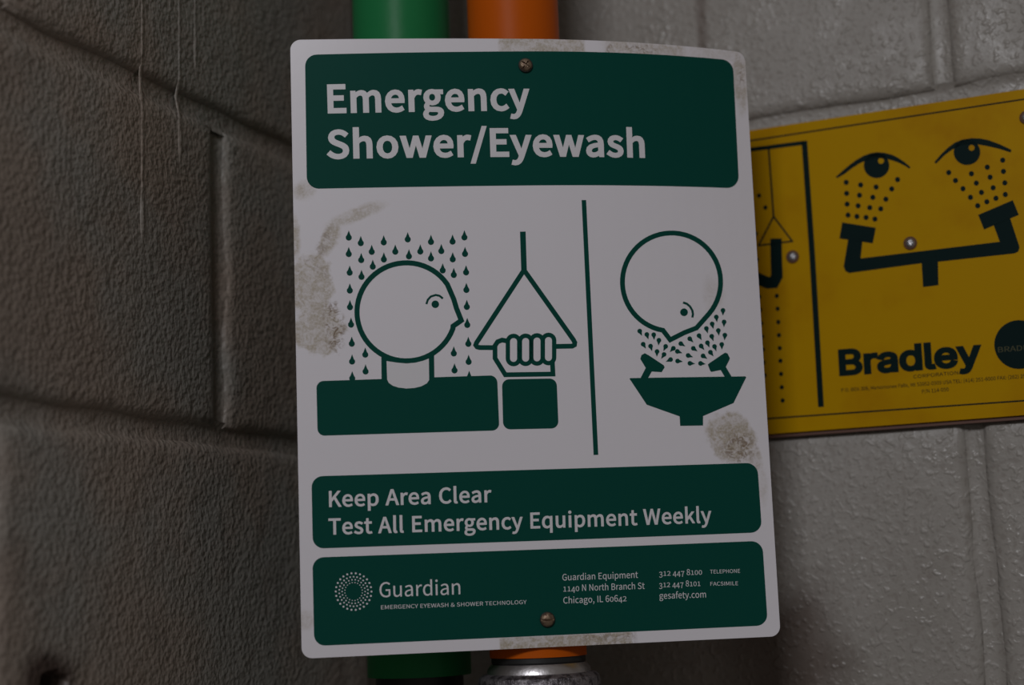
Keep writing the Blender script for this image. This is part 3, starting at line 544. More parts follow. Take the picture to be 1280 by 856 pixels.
SIGN_TEXT = [('Emergency', 'bold', 20.84, 311.63, 138.96, 312.63, 17.25), ('Shower/Eyewash', 'bold', 19.98, 284.86, 208.7, 285.41, 17.15), ('Keep Area Clear', 'demi', 16.97, 84.31, 110.06, 84.11, 9.21), ('Test All Emergency Equipment Weekly', 'demi', 16.42, 68.68, 240.8, 67.67, 9.28), ('Guardian', 'plain', 44.47, 32.39, 90.63, 32.28, 8.42), ('EMERGENCY EYEWASH & SHOWER TECHNOLOGY', 'plain', 45.13, 25.64, 128.79, 25.23, 2.22), ('Guardian Equipment', 'plain', 150.08, 37.73, 194.87, 37.47, 3.68), ('1140 N North Branch St', 'plain', 150.45, 31.38, 198.6, 30.94, 3.68), ('Chicago, IL 60642', 'plain', 150.24, 24.51, 187.57, 24.3, 3.67), ('312 447 8100', 'plain', 207.51, 37.97, 233.49, 37.72, 3.43), ('312 447 8101', 'plain', 207.25, 31.41, 232.22, 31.18, 3.42), ('gesafety.com', 'plain', 207.23, 24.75, 235.3, 24.37, 3.7), ('TELEPHONE', 'plain', 238.39, 38.08, 256.76, 37.82, 2.19), ('FACSIMILE', 'plain', 238.29, 31.06, 255.14, 30.67, 2.18)]
YELLOW_ART = [('border_line','k',1,[[11428,6936,26233,6982,25802,-2457,11366,-2336],[11373,6990,26279,7030,25842,-2503,11313,-2387]]),('shower_frame','k',1,[[12675,6630,16649,6565,16641,6702,12665,6771]]),('shower_frame','k',1,[[16565,6704,16564,2809,16506,-2148,16691,-2152,16752,2799,16755,6689]]),('pull_chain','k',1,[[15426,6632,15440,4286,15501,4282,15488,6628]]),('pull_triangle','k',1,[[15470,4340,14857,3343,16085,3349],[15472,4228,14952,3396,15987,3404]]),('shower_arm','k',1,[[15309,3558,15278,2965,15260,2343,15217,2274,15185,2276,14858,2459,14301,2729,14146,2376,14693,2113,15093,1891,15434,1877,15642,2210,15664,2928,15695,3515]]),('spray_dot','k',1,[[15100,5044,15075,4991,15022,4975,14973,5005,14955,5064,14980,5117,15033,5133,15082,5103]]),('spray_dot','k',1,[[15290,4615,15266,4562,15213,4546,15163,4576,15146,4634,15171,4687,15223,4703,15273,4673]]),('spray_dot','k',1,[[14909,3771,14884,3718,14832,3702,14782,3731,14764,3789,14789,3842,14842,3858,14891,3829]]),('spray_dot','k',1,[[14889,2899,14865,2846,14812,2829,14762,2858,14745,2916,14769,2968,14822,2985,14872,2956]]),('spray_dot','k',1,[[14888,1639,14863,1587,14811,1570,14761,1598,14744,1655,14768,1708,14821,1725,14870,1696]]),('spray_dot','k',1,[[14889,1207,14864,1155,14812,1137,14762,1165,14745,1222,14769,1275,14822,1292,14871,1264]]),('spray_dot','k',1,[[14896,754,14871,701,14819,684,14769,712,14752,768,14776,821,14829,838,14878,810]]),('spray_dot','k',1,[[14896,309,14871,257,14819,240,14769,267,14752,323,14776,376,14829,393,14878,366]]),('spray_dot','k',1,[[14897,-120,14872,-172,14820,-189,14771,-162,14753,-106,14778,-54,14830,-36,14879,-63]]),('spray_dot','k',1,[[14890,-547,14866,-599,14814,-616,14765,-589,14747,-533,14772,-481,14824,-464,14873,-491]]),('spray_dot','k',1,[[14898,-974,14874,-1026,14822,-1044,14773,-1017,14755,-961,14780,-909,14832,-891,14881,-918]]),('spray_dot','k',1,[[15476,1611,15451,1559,15399,1542,15350,1570,15333,1627,15357,1679,15409,1696,15458,1668]]),('spray_dot','k',1,[[15476,1181,15451,1129,15399,1112,15350,1139,15333,1196,15357,1248,15409,1265,15458,1237]]),('spray_dot','k',1,[[15468,738,15443,686,15392,669,15343,696,15325,753,15350,805,15402,822,15451,794]]),('spray_dot','k',1,[[15460,304,15436,252,15384,234,15335,261,15318,318,15342,370,15394,387,15443,360]]),('spray_dot','k',1,[[15461,-123,15436,-175,15385,-193,15336,-166,15318,-110,15343,-58,15395,-40,15443,-68]]),('spray_dot','k',1,[[15454,-542,15430,-594,15378,-611,15329,-584,15312,-529,15337,-477,15388,-459,15437,-486]]),('spray_dot','k',1,[[15447,-973,15423,-1025,15371,-1042,15322,-1016,15305,-960,15329,-908,15381,-891,15430,-917]]),('spray_dot','k',1,[[15439,-1410,15415,-1462,15363,-1480,15315,-1453,15297,-1398,15322,-1346,15373,-1328,15422,-1355]]),('spray_dot','k',1,[[15438,-1847,15414,-1898,15363,-1916,15314,-1890,15297,-1835,15321,-1783,15373,-1765,15421,-1791]]),('left_eye','k',1,[[17600,5332,17842,5511,18081,5673,18303,5806,18537,5905,18752,5960,18970,5967,19213,5915,19459,5809,19642,5681,19829,5514,20006,5318,19959,5279,19813,5400,19645,5518,19466,5613,19228,5718,18956,5773,18654,5755,18384,5669,18132,5540,17894,5393,17658,5293]]),('left_eye','k',1,[[19344,5468,19327,5377,19290,5293,19236,5221,19167,5165,19086,5126,18998,5107,18907,5110,18817,5133,18733,5176,18659,5236,18599,5312,18556,5398,18532,5490,18529,5585,18546,5677,18583,5761,18637,5833,18707,5890,18788,5928,18877,5947,18969,5944,19059,5920,19142,5876,19216,5815,19275,5740,19317,5654,19341,5562],[19186,5646,19169,5598,19131,5566,19082,5560,19035,5580,19003,5622,18994,5674,19010,5723,19048,5754,19097,5761,19144,5740,19177,5698]]),('right_eye','k',1,[[20749,5373,20971,5595,21203,5784,21431,5919,21667,5983,21954,5986,22207,5940,22449,5850,22767,5673,23119,5431,23085,5352,22740,5525,22412,5657,22135,5752,21868,5807,21602,5809,21342,5709,21099,5568,20803,5319]]),('right_eye','k',1,[[22178,5494,22160,5403,22123,5320,22069,5248,22000,5192,21919,5154,21832,5135,21741,5138,21652,5161,21569,5204,21497,5265,21438,5340,21396,5426,21373,5519,21370,5613,21388,5704,21425,5788,21480,5860,21549,5916,21630,5954,21718,5972,21809,5969,21898,5945,21981,5902,22053,5841,22111,5765,22153,5680,22175,5587],[22020,5662,22004,5615,21967,5584,21920,5578,21875,5598,21845,5638,21836,5689,21853,5737,21889,5768,21936,5774,21981,5754,22012,5713]]),('spray_dot','k',1,[[18012,5094,17992,5043,17947,5016,17894,5024,17854,5062,17842,5118,17862,5169,17907,5196,17959,5188,17999,5150]]),('spray_dot','k',1,[[18469,4945,18449,4894,18405,4867,18353,4874,18313,4913,18300,4968,18320,5019,18365,5045,18417,5038,18457,5000]]),('spray_dot','k',1,[[18954,4807,18934,4757,18890,4730,18838,4737,18799,4776,18786,4830,18806,4881,18851,4908,18902,4901,18942,4862]]),('spray_dot','k',1,[[19649,4959,19629,4909,19585,4882,19534,4889,19495,4927,19483,4982,19503,5032,19547,5059,19598,5052,19637,5013]]),('spray_dot','k',1,[[18000,4728,17980,4677,17936,4650,17883,4657,17843,4696,17831,4751,17851,4802,17895,4829,17948,4822,17988,4783]]),('spray_dot','k',1,[[18407,4610,18387,4559,18343,4532,18290,4539,18251,4578,18238,4633,18258,4684,18303,4710,18355,4703,18395,4665]]),('spray_dot','k',1,[[18825,4483,18805,4433,18761,4406,18709,4413,18670,4451,18658,4506,18677,4556,18722,4583,18774,4576,18813,4538]]),('spray_dot','k',1,[[19442,4678,19422,4628,19379,4601,19327,4608,19288,4646,19276,4701,19296,4751,19340,4778,19391,4771,19430,4733]]),('spray_dot','k',1,[[17990,4370,17970,4319,17925,4292,17873,4299,17833,4337,17820,4393,17840,4443,17885,4470,17937,4463,17977,4425]]),('spray_dot','k',1,[[18337,4269,18317,4218,18273,4192,18220,4198,18181,4237,18168,4292,18188,4342,18233,4369,18285,4362,18325,4324]]),('spray_dot','k',1,[[18704,4158,18684,4108,18640,4081,18588,4088,18548,4126,18536,4180,18556,4231,18600,4258,18652,4251,18692,4213]]),('spray_dot','k',1,[[19233,4366,19213,4316,19170,4289,19118,4296,19079,4334,19067,4389,19087,4439,19131,4466,19182,4459,19221,4421]]),('spray_dot','k',1,[[17993,4003,17974,3952,17929,3925,17877,3932,17837,3970,17824,4025,17844,4076,17889,4103,17941,4096,17981,4058]]),('spray_dot','k',1,[[18274,3920,18254,3869,18209,3842,18157,3849,18118,3887,18105,3942,18125,3992,18170,4020,18222,4013,18262,3975]]),('spray_dot','k',1,[[18561,3851,18542,3801,18497,3774,18445,3781,18406,3819,18394,3873,18414,3924,18458,3951,18510,3944,18549,3906]]),('spray_dot','k',1,[[18839,3761,18819,3711,18775,3684,18723,3691,18684,3728,18672,3783,18691,3833,18736,3860,18787,3854,18826,3816]]),('spray_dot','k',1,[[19048,4074,19028,4024,18984,3997,18933,4004,18893,4041,18881,4096,18901,4146,18945,4173,18997,4166,19036,4128]]),('spray_dot','k',1,[[21248,4964,21228,4914,21185,4888,21136,4895,21098,4933,21087,4987,21106,5037,21149,5063,21199,5056,21237,5018]]),('spray_dot','k',1,[[21434,4678,21414,4629,21371,4602,21322,4609,21284,4647,21273,4701,21292,4750,21335,4776,21385,4769,21422,4732]]),('spray_dot','k',1,[[21639,4383,21619,4334,21577,4308,21527,4314,21490,4352,21479,4405,21498,4455,21541,4481,21590,4474,21628,4437]]),('spray_dot','k',1,[[21842,4075,21823,4026,21780,3999,21731,4006,21694,4043,21683,4096,21702,4146,21745,4172,21794,4165,21831,4128]]),('spray_dot','k',1,[[22038,3776,22018,3727,21976,3701,21927,3708,21890,3744,21879,3798,21898,3847,21941,3873,21990,3866,22027,3830]]),('spray_dot','k',1,[[21932,4829,21913,4779,21871,4753,21821,4760,21784,4798,21773,4851,21792,4901,21835,4927,21884,4920,21921,4882]]),('spray_dot','k',1,[[22056,4508,22036,4459,21994,4432,21945,4439,21907,4476,21896,4530,21916,4579,21958,4605,22007,4598,22045,4561]]),('spray_dot','k',1,[[22185,4187,22166,4138,22124,4112,22075,4118,22038,4155,22027,4209,22046,4258,22088,4284,22137,4277,22174,4240]]),('spray_dot','k',1,[[22321,3867,22302,3818,22260,3792,22211,3798,22174,3835,22163,3888,22182,3937,22225,3963,22273,3957,22310,3920]]),('spray_dot','k',1,[[22427,4971,22408,4922,22366,4896,22317,4903,22280,4940,22269,4994,22288,5043,22331,5069,22380,5062,22417,5024]]),('spray_dot','k',1,[[22484,4637,22465,4588,22423,4562,22374,4569,22337,4606,22326,4659,22346,4708,22388,4734,22437,4728,22474,4690]]),('spray_dot','k',1,[[22547,4288,22528,4239,22486,4213,22437,4220,22400,4257,22389,4310,22409,4359,22451,4385,22499,4379,22536,4342]]),('spray_dot','k',1,[[22602,3942,22583,3893,22541,3867,22492,3873,22456,3910,22445,3963,22464,4012,22506,4038,22555,4032,22592,3995]]),('spray_dot','k',1,[[22906,5129,22887,5080,22845,5054,22796,5061,22760,5098,22749,5152,22768,5201,22810,5227,22859,5220,22896,5182]]),('spray_dot','k',1,[[22897,4768,22877,4719,22836,4693,22787,4700,22750,4737,22740,4790,22759,4839,22801,4865,22850,4858,22886,4821]]),('spray_dot','k',1,[[22907,4397,22888,4348,22846,4322,22798,4329,22761,4365,22751,4419,22770,4467,22812,4493,22860,4487,22897,4450]]),('spray_dot','k',1,[[22890,4023,22871,3974,22829,3948,22780,3955,22744,3992,22733,4044,22752,4093,22794,4119,22843,4113,22879,4076]]),('eyewash_pipe','k',1,[[17851,3206,17645,2340,17694,2180,17809,2105,20104,2159,20088,1390,20565,1397,20610,2145,22923,2138,23044,2183,23091,2318,22893,3259,22377,3130,22519,2559,18209,2544,18309,3095]]),('nozzle_head','k',1,[[17704,3799,18764,3485,18630,2986,17576,3278]]),('nozzle_head','k',1,[[21948,3494,23018,3826,23157,3336,22085,3003]]),('round_emblem','k',1,[[23535,-786,23508,-932,23455,-1069,23378,-1193,23279,-1298,23162,-1382,23032,-1440,22893,-1471,22750,-1472,22610,-1445,22478,-1390,22358,-1308,22256,-1204,22174,-1081,22118,-943,22088,-796,22086,-647,22113,-499,22167,-360,22245,-235,22346,-129,22465,-45,22597,12,22737,42,22880,42,23020,12,23152,-45,23271,-127,23372,-232,23451,-356,23506,-493,23534,-638]])]
YELLOW_TEXT = [('Bradley', 'black', 345.09, -24.26, 433.55, -25.61, 17.41), ('CORPORATION', 'plain', 391.43, -29.73, 418.75, -29.5, 2.21), ('P.O. BOX 309, Menomonee Falls, WI 53052-0309 USA TEL: (414) 251-6000 FAX: (262) 251-5817', 'plain', 345.8, -34.42, 467.23, -35.19, 2.21), ('P/N 114-050', 'plain', 395.94, -39.55, 412.23, -39.41, 2.31), ('BRADLEY', 'plainy', 443.68, -18.03, 468.1, -18.35, 3.26)]
